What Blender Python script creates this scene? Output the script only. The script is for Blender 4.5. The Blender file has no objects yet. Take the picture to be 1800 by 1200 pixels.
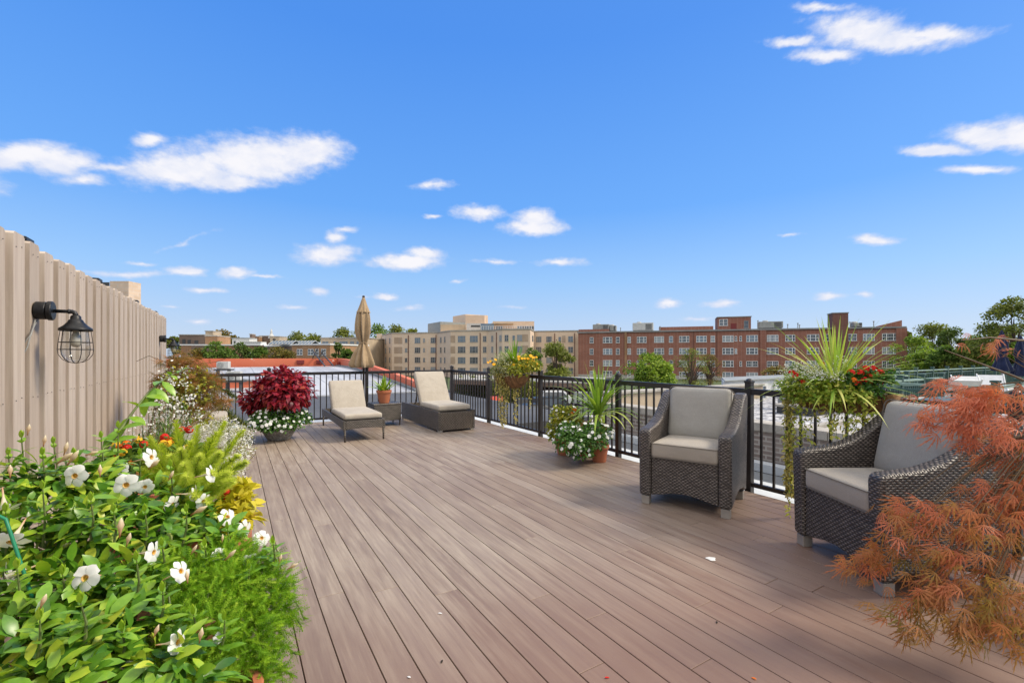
import bpy, math, random
import numpy as np
from math import radians as R, sin, cos, pi
from mathutils import Vector, Matrix
random.seed(7); rng = np.random.default_rng(11)
S = bpy.context.scene
COL = S.collection
# ------------------------------------------------------------------ camera
CH = 1.35; YAW = 31.4; F = 800.0
cam = bpy.data.cameras.new('camera'); camo = bpy.data.objects.new('camera', cam); COL.objects.link(camo)
camo.location = (0, 0, CH); camo.rotation_euler = (R(90), 0, R(-YAW))
cam.sensor_width = 36; cam.lens = 16.0; cam.shift_y = 0.0139; cam.clip_start = 0.05; cam.clip_end = 6000
S.camera = camo
# ------------------------------------------------------------------ light
SUN_AZ = 116.0; SUN_EL = 42.0      # azimuth clockwise from +Y
sund = Vector((sin(R(SUN_AZ))*cos(R(SUN_EL)), cos(R(SUN_AZ))*cos(R(SUN_EL)), sin(R(SUN_EL))))
sl = bpy.data.lights.new('sun', 'SUN'); sl.energy = 2.2; sl.angle = R(15); sl.color = (1, .88, .70)
so = bpy.data.objects.new('sun', sl); COL.objects.link(so); so.rotation_euler = sund.to_track_quat('Z', 'Y').to_euler()
S.view_settings.view_transform = 'Standard'; S.view_settings.look = 'None'
S.view_settings.gamma = 1; S.view_settings.use_curve_mapping = False
S.view_settings.exposure = 0.95
CY, SY = cos(R(YAW)), sin(R(YAW))

def W(px, py, Z):
    X = (px-900)/F*Z
    return Vector((X*CY+Z*SY, Z*CY-X*SY, CH-(py-625)/F*Z))

# node helper
class N:
    def __init__(s, tree): s.t = tree; s.n = tree.nodes; s.l = tree.links; s.n.clear()
    def new(s, typ, **kw):
        nd = s.n.new(typ)
        for k, v in kw.items(): setattr(nd, k, v)
        return nd
    def put(s, sock, v):
        if hasattr(v, 'links') or isinstance(v, bpy.types.NodeSocket): s.l.new(v, sock)
        elif v is not None:
            if isinstance(v, (tuple, list)) and len(v) == 3 and sock.type == 'RGBA': v = (*v, 1)
            sock.default_value = v
    def m(s, op, a, b=None, c=None, clamp=False):
        nd = s.new('ShaderNodeMath', operation=op, use_clamp=clamp)
        s.put(nd.inputs[0], a)
        if b is not None: s.put(nd.inputs[1], b)
        if c is not None: s.put(nd.inputs[2], c)
        return nd.outputs[0]
    def v(s, op, a, b=None):
        nd = s.new('ShaderNodeVectorMath', operation=op); s.put(nd.inputs[0], a)
        if b is not None: s.put(nd.inputs[1], b)
        return nd.outputs['Value'] if op in ('LENGTH', 'DOT_PRODUCT') else nd.outputs[0]
    def mix(s, f, a, b, blend='MIX'):
        nd = s.new('ShaderNodeMix', data_type='RGBA', blend_type=blend)
        s.put(nd.inputs[0], f); s.put(nd.inputs[6], a); s.put(nd.inputs[7], b)
        return nd.outputs[2]
    def noise(s, vec, scale, detail=4, rough=.55, dims='3D'):
        nd = s.new('ShaderNodeTexNoise', noise_dimensions=dims); s.put(nd.inputs['Vector'], vec)
        nd.inputs['Scale'].default_value = scale; nd.inputs['Detail'].default_value = detail
        nd.inputs['Roughness'].default_value = rough
        return nd.outputs['Fac']
    def ramp(s, fac, stops, interp='LINEAR'):
        nd = s.new('ShaderNodeValToRGB'); cr = nd.color_ramp; cr.interpolation = interp
        while len(cr.elements) < len(stops): cr.elements.new(.5)
        for e, (p, c) in zip(cr.elements, stops):
            e.position = p; e.color = (*c, 1) if len(c) == 3 else c
        s.put(nd.inputs[0], fac); return nd.outputs[0]
    def mr(s, v, a, b, c=0, d=1, typ='SMOOTHSTEP'):
        nd = s.new('ShaderNodeMapRange', interpolation_type=typ); s.put(nd.inputs[0], v)
        for i, q in enumerate((a, b, c, d)): nd.inputs[1+i].default_value = q
        return nd.outputs[0]

# ------------------------------------------------------------------ sky
w = bpy.data.worlds.new('World'); S.world = w; w.use_nodes = True
k = N(w.node_tree)
sky = k.new('ShaderNodeTexSky', sky_type='NISHITA', sun_disc=False, sun_elevation=R(SUN_EL), sun_rotation=R(SUN_AZ))
sky.air_density = 1.0; sky.dust_density = .6; sky.ozone_density = 2.0; sky.altitude = 50
tc = k.new('ShaderNodeTexCoord').outputs['Generated']
sp = k.new('ShaderNodeSeparateXYZ'); k.l.new(tc, sp.inputs[0])
hx = k.m('SQRT', k.m('ADD', k.m('MULTIPLY', sp.outputs[0], sp.outputs[0]), k.m('MULTIPLY', sp.outputs[1], sp.outputs[1])))
az = k.m('ARCTAN2', sp.outputs[0], sp.outputs[1]); el = k.m('ARCTAN2', sp.outputs[2], hx)
cv = k.new('ShaderNodeCombineXYZ'); k.l.new(az, cv.inputs[0]); k.l.new(el, cv.inputs[1])
q = cv.outputs[0]
sq = k.v('MULTIPLY', q, (1.0, 1.7, 1.0))
ns = k.new('ShaderNodeTexNoise'); k.l.new(sq, ns.inputs['Vector']); ns.inputs['Scale'].default_value = 14; ns.inputs['Detail'].default_value = 5
ns.inputs['Roughness'].default_value = .6
dq = k.v('MULTIPLY', k.v('SUBTRACT', ns.outputs['Color'], (.5, .5, .5)), (.038, .024, 0))
qq = k.v('ADD', q, dq)
def azel(px, py):
    d = W(px, py, 1)-Vector((0, 0, CH)); return math.atan2(d.x, d.y), math.atan2(d.z, math.hypot(d.x, d.y))
clouds = [(320,300,105,30,1),(440,282,120,40,1),(545,266,66,30,1),(262,250,32,12,.7),(400,320,80,16,.8),
 (35,275,80,26,.9),(110,285,62,26,.9),(150,318,42,12,.55),(205,295,50,9,.55),
 (330,476,32,9,.85),(415,482,28,9,.8),(460,486,40,3,.35),(220,480,70,5,.4),(362,508,30,6,.6),(560,513,14,8,.55),(515,538,22,5,.5),(345,566,22,5,.4),
 (678,522,22,6,.6),(720,541,28,4,.3),(575,447,54,17,.75),(590,415,15,12,.6),(610,403,22,5,.4),(715,460,60,14,.95),(745,446,34,11,.9),
 (940,400,50,14,1),(938,382,32,15,1),(842,374,42,13,.8),(762,380,15,4,.5),(757,327,34,8,.5),(985,460,42,7,.6),(870,458,40,4,.25),
 (1510,55,85,30,.85),(1560,68,105,22,.85),(1630,58,100,15,.75),(1450,98,52,13,.7),(1395,76,46,8,.65),(1440,15,50,8,.5),
 (1735,240,80,20,.95),(1650,264,62,10,.85),(1800,238,60,30,1),(1722,299,54,8,.7),
 (1540,421,40,9,.85),(1172,533,24,8,.65),(1268,536,34,6,.45),(1455,521,26,7,.5),(1522,519,14,5,.4),
 (1900,150,80,20,.7),(-90,330,90,25,.8),(-150,180,90,20,.7),(2050,330,120,20,.7),(250,463,30,3,.3),(300,537,16,3,.25),(400,546,14,3,.25),(900,540,18,3,.2),(1385,412,20,3,.2),(800,495,16,3,.25),(640,520,12,3,.2),(1230,560,26,3,.2),(95,560,30,4,.3)]
acc = None
for (px, py, rx, ry, dn) in clouds:
    a0, e0 = azel(px, py); a1, e1 = azel(px+4, py); a2, e2 = azel(px, py-4)
    Jm = np.linalg.inv(np.array([[(a1-a0)/4, (a2-a0)/4], [(e1-e0)/4, (e2-e0)/4]]))
    dd_ = k.v('SUBTRACT', qq, (a0, e0, 0))
    u_, v_ = k.v('DOT_PRODUCT', dd_, (Jm[0][0]/rx, Jm[0][1]/rx, 0)), k.v('DOT_PRODUCT', dd_, (Jm[1][0]/ry, Jm[1][1]/ry, 0))
    l = k.m('SQRT', k.m('ADD', k.m('MULTIPLY', u_, u_), k.m('MULTIPLY', v_, v_)))
    dn = dn*.8+.24; g = k.m('MULTIPLY_ADD', l, -dn*1.0, dn*1.32)
    if acc is None: acc = g
    else: acc = k.m('SMOOTH_MAX', acc, g, .3)
# a thin diagonal streak
a0, e0 = azel(325, 424); cr_ = k.new('ShaderNodeVectorRotate', rotation_type='Z_AXIS')
k.l.new(k.v('SUBTRACT', qq, (a0, e0, 0)), cr_.inputs['Vector']); cr_.inputs['Angle'].default_value = -.5
l = k.v('LENGTH', k.v('MULTIPLY', cr_.outputs[0], (1/.05, 1/.004, 0)))
acc = k.m('MAXIMUM', acc, k.m('MULTIPLY_ADD', l, -.35, .36))
fb = k.noise(sq, 34, 7, .62); fb2 = k.noise(sq, 9, 3, .5)
den = k.m('ADD', acc, k.m('MULTIPLY_ADD', fb, 1.15, -.575))
den = k.m('ADD', den, k.m('MULTIPLY_ADD', fb2, .5, -.25))
alpha = k.mr(den, -.10, .80, 0, .96)
grad = k.ramp(k.m('DIVIDE', el, 1.2), [(0, (3.2, 3.95, 5.2)), (.05, (2.75, 3.7, 5.35)), (.13, (1.85, 3.4, 5.8)), (.25, (.80, 2.45, 5.9)), (.5, (.42, 1.78, 5.45)), (1, (.35, 1.35, 4.5))])
skyc = k.mix(.85, sky.outputs[0], grad)
cb = k.mix(k.m('MULTIPLY', k.mr(den, .25, .95), k.mr(k.noise(sq, 16, 5, .6), .3, .62, .35, 1)), (4.15, 4.5, 5.5), (5.75, 5.65, 5.8))
fin = k.mix(alpha, skyc, cb)
# unseen bright cloud added overhead and behind the camera as neutral fill light
vd = k.v('DOT_PRODUCT', tc, (sin(R(YAW)), cos(R(YAW)), 0))
ov = k.m('MAXIMUM', k.mr(sp.outputs[2], .72, .86), k.m('MULTIPLY', k.mr(vd, -.15, -.5), k.mr(sp.outputs[2], .12, .3)))
on = k.noise(tc, 3.2, 5, .6)
fin = k.mix(k.m('MULTIPLY', ov, k.mr(on, .3, .55, .45, 1)), fin, (10.4, 9.9, 9.1))
bg = k.new('ShaderNodeBackground'); k.l.new(fin, bg.inputs[0]); bg.inputs[1].default_value = .088
wo = k.new('ShaderNodeOutputWorld'); k.l.new(bg.outputs[0], wo.inputs[0])
w.cycles.sampling_method = 'MANUAL'; w.cycles.sample_map_resolution = 512

# ------------------------------------------------------------------ materials
def base(name):
    m = bpy.data.materials.new(name); m.use_nodes = True; n = N(m.node_tree)
    n.p = n.new('ShaderNodeBsdfPrincipled'); n.o = n.new('ShaderNodeOutputMaterial')
    n.l.new(n.p.outputs[0], n.o.inputs[0])
    n.tc = n.new('ShaderNodeTexCoord'); n.obj = n.tc.outputs['Object']
    n.geo = n.new('ShaderNodeNewGeometry'); n.pos = n.geo.outputs['Position']
    return m, n
def bump(n, h, strength=.5, dist=.01):
    b = n.new('ShaderNodeBump'); n.put(b.inputs['Height'], h); b.inputs['Strength'].default_value = strength
    b.inputs['Distance'].default_value = dist; n.l.new(b.outputs[0], n.p.inputs['Normal']); return b
def mat(name, c, rough=.6, var=.15, scale=8, metal=0, bmp=0, c2=None, spec=.5, pos=False):
    m, n = base(name); v = n.pos if pos else n.obj
    f = n.noise(v, scale, 5, .6)
    c2 = c2 or tuple(x*(1-var*2) for x in c)
    n.put(n.p.inputs['Base Color'], n.mix(n.mr(f, .3, .7), c2, c))
    n.put(n.p.inputs['Roughness'], n.m('MULTIPLY_ADD', f, .2, rough-.1)); n.p.inputs['Metallic'].default_value = metal
    n.p.inputs['Specular IOR Level'].default_value = spec
    if bmp: bump(n, n.noise(v, scale*4, 4), .6, bmp)
    return m
def leafmat(name, stops, trans=.3, rough=.42, spec=.4):
    m, n = base(name)
    at = n.new('ShaderNodeAttribute', attribute_name='rnd')
    cc = n.ramp(n.m('ADD', at.outputs['Fac'], n.m('MULTIPLY_ADD', n.noise(n.obj, 45, 3), .5, -.25)), stops)
    n.put(n.p.inputs['Base Color'], cc); n.p.inputs['Roughness'].default_value = rough
    n.p.inputs['Specular IOR Level'].default_value = spec
    tr = n.new('ShaderNodeBsdfTranslucent'); n.put(tr.inputs[0], n.mix(1, cc, (1.1, 1.15, .7), 'MULTIPLY'))
    mx = n.new('ShaderNodeMixShader'); mx.inputs[0].default_value = trans
    n.l.new(n.p.outputs[0], mx.inputs[1]); n.l.new(tr.outputs[0], mx.inputs[2]); n.l.new(mx.outputs[0], n.o.inputs[0])
    return m
def brickmat(name, c1, c2, mortar, bw=.215, bh=.075, patch=None, msize=.012):
    m, n = base(name)
    nm = n.new('ShaderNodeSeparateXYZ'); n.l.new(n.geo.outputs['True Normal'], nm.inputs[0])
    ps = n.new('ShaderNodeSeparateXYZ'); n.l.new(n.pos, ps.inputs[0])
    u = n.m('ADD', n.m('MULTIPLY', ps.outputs[0], n.m('ABSOLUTE', nm.outputs[1])), n.m('MULTIPLY', ps.outputs[1], n.m('ABSOLUTE', nm.outputs[0])))
    cx = n.new('ShaderNodeCombineXYZ'); n.put(cx.inputs[0], u); n.put(cx.inputs[1], ps.outputs[2])
    b = n.new('ShaderNodeTexBrick'); n.l.new(cx.outputs[0], b.inputs['Vector'])
    b.inputs['Scale'].default_value = 1; b.inputs['Brick Width'].default_value = bw; b.inputs['Row Height'].default_value = bh
    b.inputs['Mortar Size'].default_value = msize; b.inputs['Mortar Smooth'].default_value = .3
    b.inputs['Color1'].default_value = (*c1, 1); b.inputs['Color2'].default_value = (*c2, 1); b.inputs['Mortar'].default_value = (*mortar, 1)
    f = n.noise(n.pos, .35, 4); f2 = n.noise(n.pos, 5, 3)
    c = n.mix(n.mr(f, .35, .65, .0, .5), b.outputs[0], n.mix(1, b.outputs[0], patch or (.72, .68, .66), 'MULTIPLY'))
    c = n.mix(n.mr(f2, .3, .7, 0, .4), c, n.mix(1, c, (.7, .68, .66), 'MULTIPLY'))
    n.put(n.p.inputs['Base Color'], c); n.p.inputs['Roughness'].default_value = .85
    bump(n, b.outputs['Fac'], -.4, .01)
    return m
def wickermat(name, dark, light, rw=.034, rh=.0135, ribs=False, gloss=.4):
    m, n = base(name)
    nm = n.new('ShaderNodeSeparateXYZ'); n.l.new(n.tc.outputs['Normal'], nm.inputs[0])
    ps = n.new('ShaderNodeSeparateXYZ'); n.l.new(n.obj, ps.inputs[0])
    ax, ay, azz = (n.m('ABSOLUTE', nm.outputs[i]) for i in range(3))
    usey = n.m('GREATER_THAN', ax, ay); top = n.m('GREATER_THAN', azz, .62)
    u = n.m('ADD', n.m('MULTIPLY', ps.outputs[0], n.m('SUBTRACT', 1, usey)), n.m('MULTIPLY', ps.outputs[1], usey))
    u = n.m('ADD', n.m('MULTIPLY', u, n.m('SUBTRACT', 1, top)), n.m('MULTIPLY', ps.outputs[0], top))
    v = n.m('ADD', n.m('MULTIPLY', ps.outputs[2], n.m('SUBTRACT', 1, top)), n.m('MULTIPLY', ps.outputs[1], top))
    if ribs: u, v = v, u
    row = n.m('FLOOR', n.m('DIVIDE', v, rh))
    fu = n.m('ADD', n.m('DIVIDE', u, rw), n.m('MULTIPLY', row, .5))
    fv = n.m('MULTIPLY', n.m('SUBTRACT', n.m('FRACT', n.m('DIVIDE', v, rh)), .5), 2)
    hv = n.m('SQRT', n.m('MAXIMUM', n.m('SUBTRACT', 1, n.m('MULTIPLY', fv, fv)), 0))
    cu = n.m('MULTIPLY_ADD', n.m('COSINE', n.m('MULTIPLY', fu, 2*pi)), .5, .5)
    h = n.m('MULTIPLY', hv, n.m('MULTIPLY_ADD', cu, .6, .4))
    cell = n.new('ShaderNodeCombineXYZ'); n.put(cell.inputs[0], n.m('FLOOR', fu)); n.put(cell.inputs[1], row)
    wn = n.new('ShaderNodeTexWhiteNoise', noise_dimensions='2D'); n.l.new(cell.outputs[0], wn.inputs['Vector'])
    c = n.mix(n.mr(h, .25, .95), tuple(x*.25 for x in dark), n.mix(n.m('MULTIPLY_ADD', wn.outputs[0], .7, .15), dark, light))
    n.put(n.p.inputs['Base Color'], c); n.p.inputs['Roughness'].default_value = gloss
    bump(n, h, 1.0, .006)
    return m
M = {}
M['fence'] = (lambda: None)()
def fence_mat():
    m, n = base('painted_fence_boards'); at = n.new('ShaderNodeAttribute', attribute_name='rnd')
    st = n.v('MULTIPLY', n.pos, (30, 30, 1.2)); g = n.noise(st, 1.5, 6, .65); bl = n.noise(n.pos, 2.2, 4)
    c = n.ramp(at.outputs['Fac'], [(0, (.41, .335, .262)), (.5, (.465, .388, .31)), (1, (.51, .43, .35))])
    c = n.mix(n.mr(g, .35, .75, 0, .5), c, (.28, .205, .155)); c = n.mix(n.mr(bl, .45, .7, 0, .3), c, (.43, .37, .31))
    n.put(n.p.inputs['Base Color'], c); n.p.inputs['Roughness'].default_value = .8
    bump(n, g, .35, .004); return m
M['fence'] = fence_mat()
def deck_mat():
    m, n = base('composite_decking'); at = n.new('ShaderNodeAttribute', attribute_name='rnd')
    st = n.v('MULTIPLY', n.pos, (1, .045, 1)); off = n.new('ShaderNodeCombineXYZ')
    n.put(off.inputs[1], n.m('MULTIPLY', at.outputs['Fac'], 37.)); sv = n.v('ADD', st, off.outputs[0])
    g = n.noise(sv, 55, 5, .6); g2 = n.noise(n.v('MULTIPLY', n.v('ADD', n.pos, off.outputs[0]), (1, .07, 1)), 20, 6, .68)
    big = n.noise(n.pos, .42, 4, .6); fine = n.noise(n.pos, 380, 2, .5)
    px = n.new('ShaderNodeSeparateXYZ'); n.l.new(n.pos, px.inputs[0])
    c = n.ramp(at.outputs['Fac'], [(0, (.20, .138, .098)), (.35, (.235, .174, .127)), (.7, (.26, .197, .147)), (1, (.30, .237, .184))])
    wear = n.m('MULTIPLY', n.mr(g2, .34, .68, .1, 1), n.mr(big, .36, .6, .3, .85))
    c = n.mix(wear, c, (.425, .36, .285))
    c = n.mix(n.mr(g, .35, .72, 0, .35), c, (.115, .068, .05))
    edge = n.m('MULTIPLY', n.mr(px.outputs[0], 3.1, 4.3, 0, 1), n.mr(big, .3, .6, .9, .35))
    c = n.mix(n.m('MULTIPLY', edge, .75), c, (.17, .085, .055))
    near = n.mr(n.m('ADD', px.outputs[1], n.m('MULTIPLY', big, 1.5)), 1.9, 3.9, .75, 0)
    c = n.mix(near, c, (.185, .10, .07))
    n.put(n.p.inputs['Base Color'], n.mix(n.mr(fine, .3, .7, 0, .22), c, (.09, .06, .05)))
    n.put(n.p.inputs['Roughness'], n.mr(g2, .2, .8, .44, .66)); n.p.inputs['Specular IOR Level'].default_value = .5
    bump(n, n.m('ADD', n.m('MULTIPLY', g, .6), n.m('MULTIPLY', fine, .5)), .35, .002); return m
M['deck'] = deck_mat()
M['under'] = mat('shadow_gap_black', (.02, .015, .012), .9)
M['rail'] = mat('dark_bronze_metal', (.022, .017, .015), .38, .2, 20, 0, 0, spec=.6)
M['black'] = mat('black_painted_metal', (.016, .017, .019), .42, .3, 40, .3, .001)
M['white_roof'] = mat('white_roof_membrane', (.62, .65, .66), .6, .1, 1.2, pos=True, bmp=.002)
M['grey_roof'] = mat('grey_roof_membrane', (.21, .22, .225), .75, .12, .8, pos=True, bmp=.002)
M['dark_roof'] = mat('dark_flat_roof', (.085, .09, .10), .8, .15, .35, pos=True)
M['coping'] = mat('concrete_coping', (.42, .39, .34), .85, .2, 3, pos=True, bmp=.003)
M['brick_grey'] = brickmat('grey_brown_brick', (.20, .155, .135), (.29, .24, .21), (.40, .37, .33), .18, .06)
M['brick_red'] = brickmat('red_brick', (.235, .082, .052), (.31, .115, .07), (.36, .22, .17), .3, .1)
M['brick_beige'] = brickmat('beige_brick', (.64, .485, .345), (.70, .545, .40), (.64, .54, .44), .4, .12, patch=(.88, .86, .84))
M['brick_panel'] = brickmat('brown_beige_brick_panel', (.40, .28, .19), (.46, .34, .23), (.42, .34, .27), .3, .1)
M['brick_tan'] = brickmat('orange_tan_brick', (.40, .20, .085), (.30, .17, .09), (.38, .28, .18), .8, .28, patch=(.55, .5, .45), msize=.03)
M['brick_dark'] = brickmat('brown_and_shaded_brick', (.15, .105, .08), (.19, .13, .095), (.2, .15, .12), .6, .2)  # real brown brick, and the tan row house's shaded side painted darker
M['brick_tower'] = brickmat('dark_red_brick', (.15, .06, .042), (.19, .075, .05), (.2, .12, .1), .3, .1)
M['stone_tan'] = mat('tan_render', (.46, .37, .26), .85, .1, .5, pos=True)
M['wtrim'] = mat('white_window_trim', (.72, .72, .70), .5, .06)
M['dtrim'] = mat('dark_window_trim', (.30, .29, .27), .5, .1)
M['cornice'] = mat('grey_metal_cornice', (.27, .26, .25), .6, .15, .5, pos=True)
def glassm(name, c, rough=.08):
    m, n = base(name); f = n.noise(n.pos, .6, 2)
    n.put(n.p.inputs['Base Color'], n.mix(f, tuple(x*.5 for x in c), c)); n.p.inputs['Roughness'].default_value = rough
    n.p.inputs['Specular IOR Level'].default_value = .9; return m
M['glass'] = glassm('window_glass', (.07, .085, .10)); M['blind'] = glassm('glass_before_pale_blinds', (.33, .36, .38), .2)
M['glass_blue'] = glassm('bluish_glass', (.16, .22, .28), .1)
M['wicker'] = wickermat('dark_brown_wicker', (.05, .038, .034), (.24, .205, .18))
M['wicker_l'] = wickermat('brown_lounger_wicker', (.06, .05, .042), (.235, .20, .165), .04, .018)
M['wicker_r'] = wickermat('light_brown_ribbed_wicker', (.11, .085, .065), (.30, .245, .19), .05, .016, ribs=True)
def fabric(name, c, c2):
    m, n = base(name)
    wv = n.m('MULTIPLY', n.m('SINE', n.m('MULTIPLY', n.new('ShaderNodeSeparateXYZ').outputs[0], 1)), 1)
    s = n.new('ShaderNodeSeparateXYZ'); n.l.new(n.obj, s.inputs[0])
    a = n.m('SINE', n.m('MULTIPLY', n.m('ADD', s.outputs[0], s.outputs[2]), 1900.)); b = n.m('SINE', n.m('MULTIPLY', n.m('ADD', s.outputs[1], s.outputs[2]), 1900.))
    f = n.noise(n.obj, 5, 5, .6); g = n.noise(n.obj, 220, 2)
    cc = n.mix(n.mr(f, .35, .65), c2, c); cc = n.mix(n.mr(g, .3, .7, 0, .35), cc, tuple(x*.6 for x in c))
    n.put(n.p.inputs['Base Color'], cc); n.p.inputs['Roughness'].default_value = .95
    n.p.inputs['Specular IOR Level'].default_value = .15
    try: n.p.inputs['Sheen Weight'].default_value = .2
    except Exception: pass
    bump(n, n.m('ADD', n.m('MULTIPLY', n.m('ADD', a, b), .1), n.m('ADD', g, n.m('MULTIPLY', n.noise(n.obj, 9, 3), 6))), .5, .003)
    return m
M['cush'] = fabric('taupe_cushion_fabric', (.37, .33, .28), (.335, .30, .255))
M['cush_b'] = fabric('taupe_grey_back_fabric', (.36, .345, .315), (.33, .315, .285))
M['cream'] = fabric('cream_lounger_fabric', (.45, .405, .34), (.395, .35, .29))
M['canvas'] = fabric('tan_umbrella_canvas', (.40, .29, .175), (.34, .24, .14))
M['navy'] = fabric('navy_umbrella_canvas', (.012, .018, .05), (.02, .028, .07))
M['piping'] = mat('cushion_piping', (.16, .14, .12), .9)
M['foot'] = mat('silver_furniture_foot', (.30, .275, .245), .5, .1, 12)
M['terra'] = mat('terracotta', (.40, .125, .05), .75, .18, 9, bmp=.002, c2=(.33, .115, .06))
M['stonebowl'] = mat('grey_stone_bowl', (.32, .31, .29), .85, .3, 25, bmp=.004)
M['coco'] = mat('coconut_fibre', (.30, .165, .075), .95, .3, 14, bmp=.01, c2=(.15, .075, .03))
M['soil'] = mat('potting_soil', (.03, .02, .014), .95, .3, 30)
M['bark'] = mat('bark', (.11, .075, .05), .9, .3, 15, bmp=.006)
M['barkg'] = mat('pale_bark', (.30, .25, .20), .85, .3, 30, bmp=.002)
M['stem'] = mat('green_stem', (.13, .17, .045), .6, .2, 20); M['stem_b'] = mat('brown_stem', (.15, .10, .05), .7, .2, 20)
M['orange'] = None
def orange_mat():
    m, n = base('peeling_orange_paint'); a = n.noise(n.pos, 1.1, 6, .7); b = n.noise(n.pos, .3, 3)
    c = n.mix(n.mr(b, .3, .7), (.52, .105, .045), (.58, .16, .085)); c = n.mix(n.mr(a, .61, .66), c, (.66, .50, .42))
    n.put(n.p.inputs['Base Color'], c); n.p.inputs['Roughness'].default_value = .8; return m
M['orange'] = orange_mat()
def seam_mat():
    m, n = base('weathered_metal_roof'); s = n.new('ShaderNodeSeparateXYZ'); n.l.new(n.pos, s.inputs[0])
    a = n.noise(n.v('MULTIPLY', n.pos, (1, .15, 1)), .8, 5); ln = n.m('LESS_THAN', n.m('FRACT', n.m('DIVIDE', s.outputs[0], 1.1)), .06)
    c = n.mix(n.mr(a, .3, .7), (.30, .31, .33), (.46, .475, .50)); c = n.mix(n.m('MULTIPLY', ln, .6), c, (.16, .17, .19))
    n.put(n.p.inputs['Base Color'], c); n.p.inputs['Roughness'].default_value = .55; return m
M['seam'] = seam_mat()
def gravel_mat():
    m, n = base('pale_gravel'); vo = n.new('ShaderNodeTexVoronoi'); n.l.new(n.pos, vo.inputs['Vector']); vo.inputs['Scale'].default_value = 16
    c = n.mix(vo.outputs['Distance'], n.mix(vo.outputs['Color'], (.22, .22, .22), (.52, .52, .52)), (.06, .06, .065))
    sc = n.new('ShaderNodeSeparateColor'); n.l.new(vo.outputs['Color'], sc.inputs[0])
    c = n.ramp(sc.outputs[0], [(0, (.12, .12, .13)), (.5, (.30, .30, .31)), (1, (.58, .58, .57))])
    n.put(n.p.inputs['Base Color'], c); n.p.inputs['Roughness'].default_value = .9
    bump(n, vo.outputs['Distance'], -1, .04); return m
M['gravel'] = gravel_mat()
M['asphalt'] = mat('asphalt', (.075, .077, .082), .9, .2, .6, pos=True, bmp=.003)
M['concrete'] = mat('pale_concrete', (.42, .41, .38), .9, .12, .8, pos=True)
M['grass'] = mat('patchy_grass', (.075, .11, .03), .95, .3, .7, pos=True)
M['town'] = mat('town_ground', (.13, .13, .11), .95, .3, .03, pos=True)
M['curbline'] = mat('white_paint', (.7, .7, .68), .7)
M['green'] = mat('green_painted_metal', (.035, .085, .065), .45, .15, 10)
M['ltgreen'] = mat('pale_green_rail_cap', (.22, .32, .26), .5, .15, 10)
M['whitep'] = mat('white_powder_coat', (.68, .69, .68), .45, .06, 10)
M['acgrey'] = mat('grey_machine_casing', (.30, .31, .29), .55, .15, 2, pos=True)
M['acpale'] = mat('pale_machine_casing', (.52, .52, .49), .5, .1, 3)
M['acdark'] = mat('dark_grille', (.05, .05, .05), .6)
M['rubber'] = mat('black_rubber', (.02, .02, .02), .8)
M['bulb'] = glassm('clear_bulb_glass', (.6, .55, .45), .05)
def clearglass():
    m, n = base('clear_lantern_glass'); t = n.new('ShaderNodeBsdfTransparent'); g = n.new('ShaderNodeBsdfGlossy')
    g.inputs['Roughness'].default_value = .03
    fr = n.new('ShaderNodeLayerWeight'); fr.inputs[0].default_value = .12; mx = n.new('ShaderNodeMixShader')
    t.inputs[0].default_value = (.93, .95, .95, 1)
    n.l.new(fr.outputs[1], mx.inputs[0]); n.l.new(t.outputs[0], mx.inputs[1]); n.l.new(g.outputs[0], mx.inputs[2]); n.l.new(mx.outputs[0], n.o.inputs[0]); return m
M['clear'] = clearglass()
M['cable'] = mat('grey_cable', (.30, .30, .28), .6)
M['cpwhite'] = mat('white_car_paint', (.66, .67, .67), .25, .03); M['cpdark'] = mat('dark_car_paint', (.025, .027, .03), .25, .03)
M['cpred'] = mat('orange_red_car_paint', (.5, .07, .03), .3, .03); M['cpsilver'] = mat('silver_car_paint', (.4, .41, .42), .3, .03)
M['reddoor'] = mat('dark_red_door', (.18, .015, .012), .5); M['teal'] = mat('teal_canvas', (.05, .32, .28), .8)
M['wflower'] = leafmat('white_petals', [(0, (.70, .70, .66)), (1, (.80, .80, .80))], .25, .6, .2)
M['throat'] = mat('yellow_flower_throat', (.75, .42, .04), .6)
M['tubef'] = leafmat('cream_pink_flower_tube', [(0, (.70, .38, .22)), (.4, (.72, .60, .42)), (1, (.78, .76, .66))], .3, .6, .2)
M['bud'] = leafmat('peach_flower_bud', [(0, (.55, .20, .08)), (.4, (.70, .45, .28)), (1, (.78, .70, .52))], .3, .5, .3)
G = lambda *s: [(i/(len(s)-1), c) for i, c in enumerate(s)]
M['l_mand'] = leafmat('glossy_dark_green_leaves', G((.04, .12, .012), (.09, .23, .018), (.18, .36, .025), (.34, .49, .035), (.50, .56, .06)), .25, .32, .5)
M['l_fern'] = leafmat('asparagus_fern_needles', G((.09, .22, .012), (.20, .39, .02), (.33, .52, .03), (.47, .60, .07)), .45, .6, .2)
M['l_fox'] = leafmat('foxtail_fern_needles', G((.20, .30, .02), (.34, .46, .03), (.50, .60, .05), (.62, .66, .12)), .45, .6, .2)
M['l_yel'] = leafmat('chartreuse_leaves', G((.35, .36, .02), (.62, .52, .03), (.70, .62, .08)), .35, .45, .3)
M['l_mix'] = leafmat('mid_green_leaves', G((.03, .08, .012), (.06, .14, .02), (.12, .22, .03), (.20, .30, .05)), .3, .5, .3)
M['l_imp'] = leafmat('impatiens_leaves', G((.025, .075, .012), (.05, .13, .02), (.09, .20, .03), (.14, .24, .04)), .25, .45, .35)
M['l_ygr'] = leafmat('yellowing_green_leaves', G((.09, .14, .015), (.18, .23, .02), (.36, .34, .03), (.50, .42, .05)), .3, .5, .3)
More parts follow.
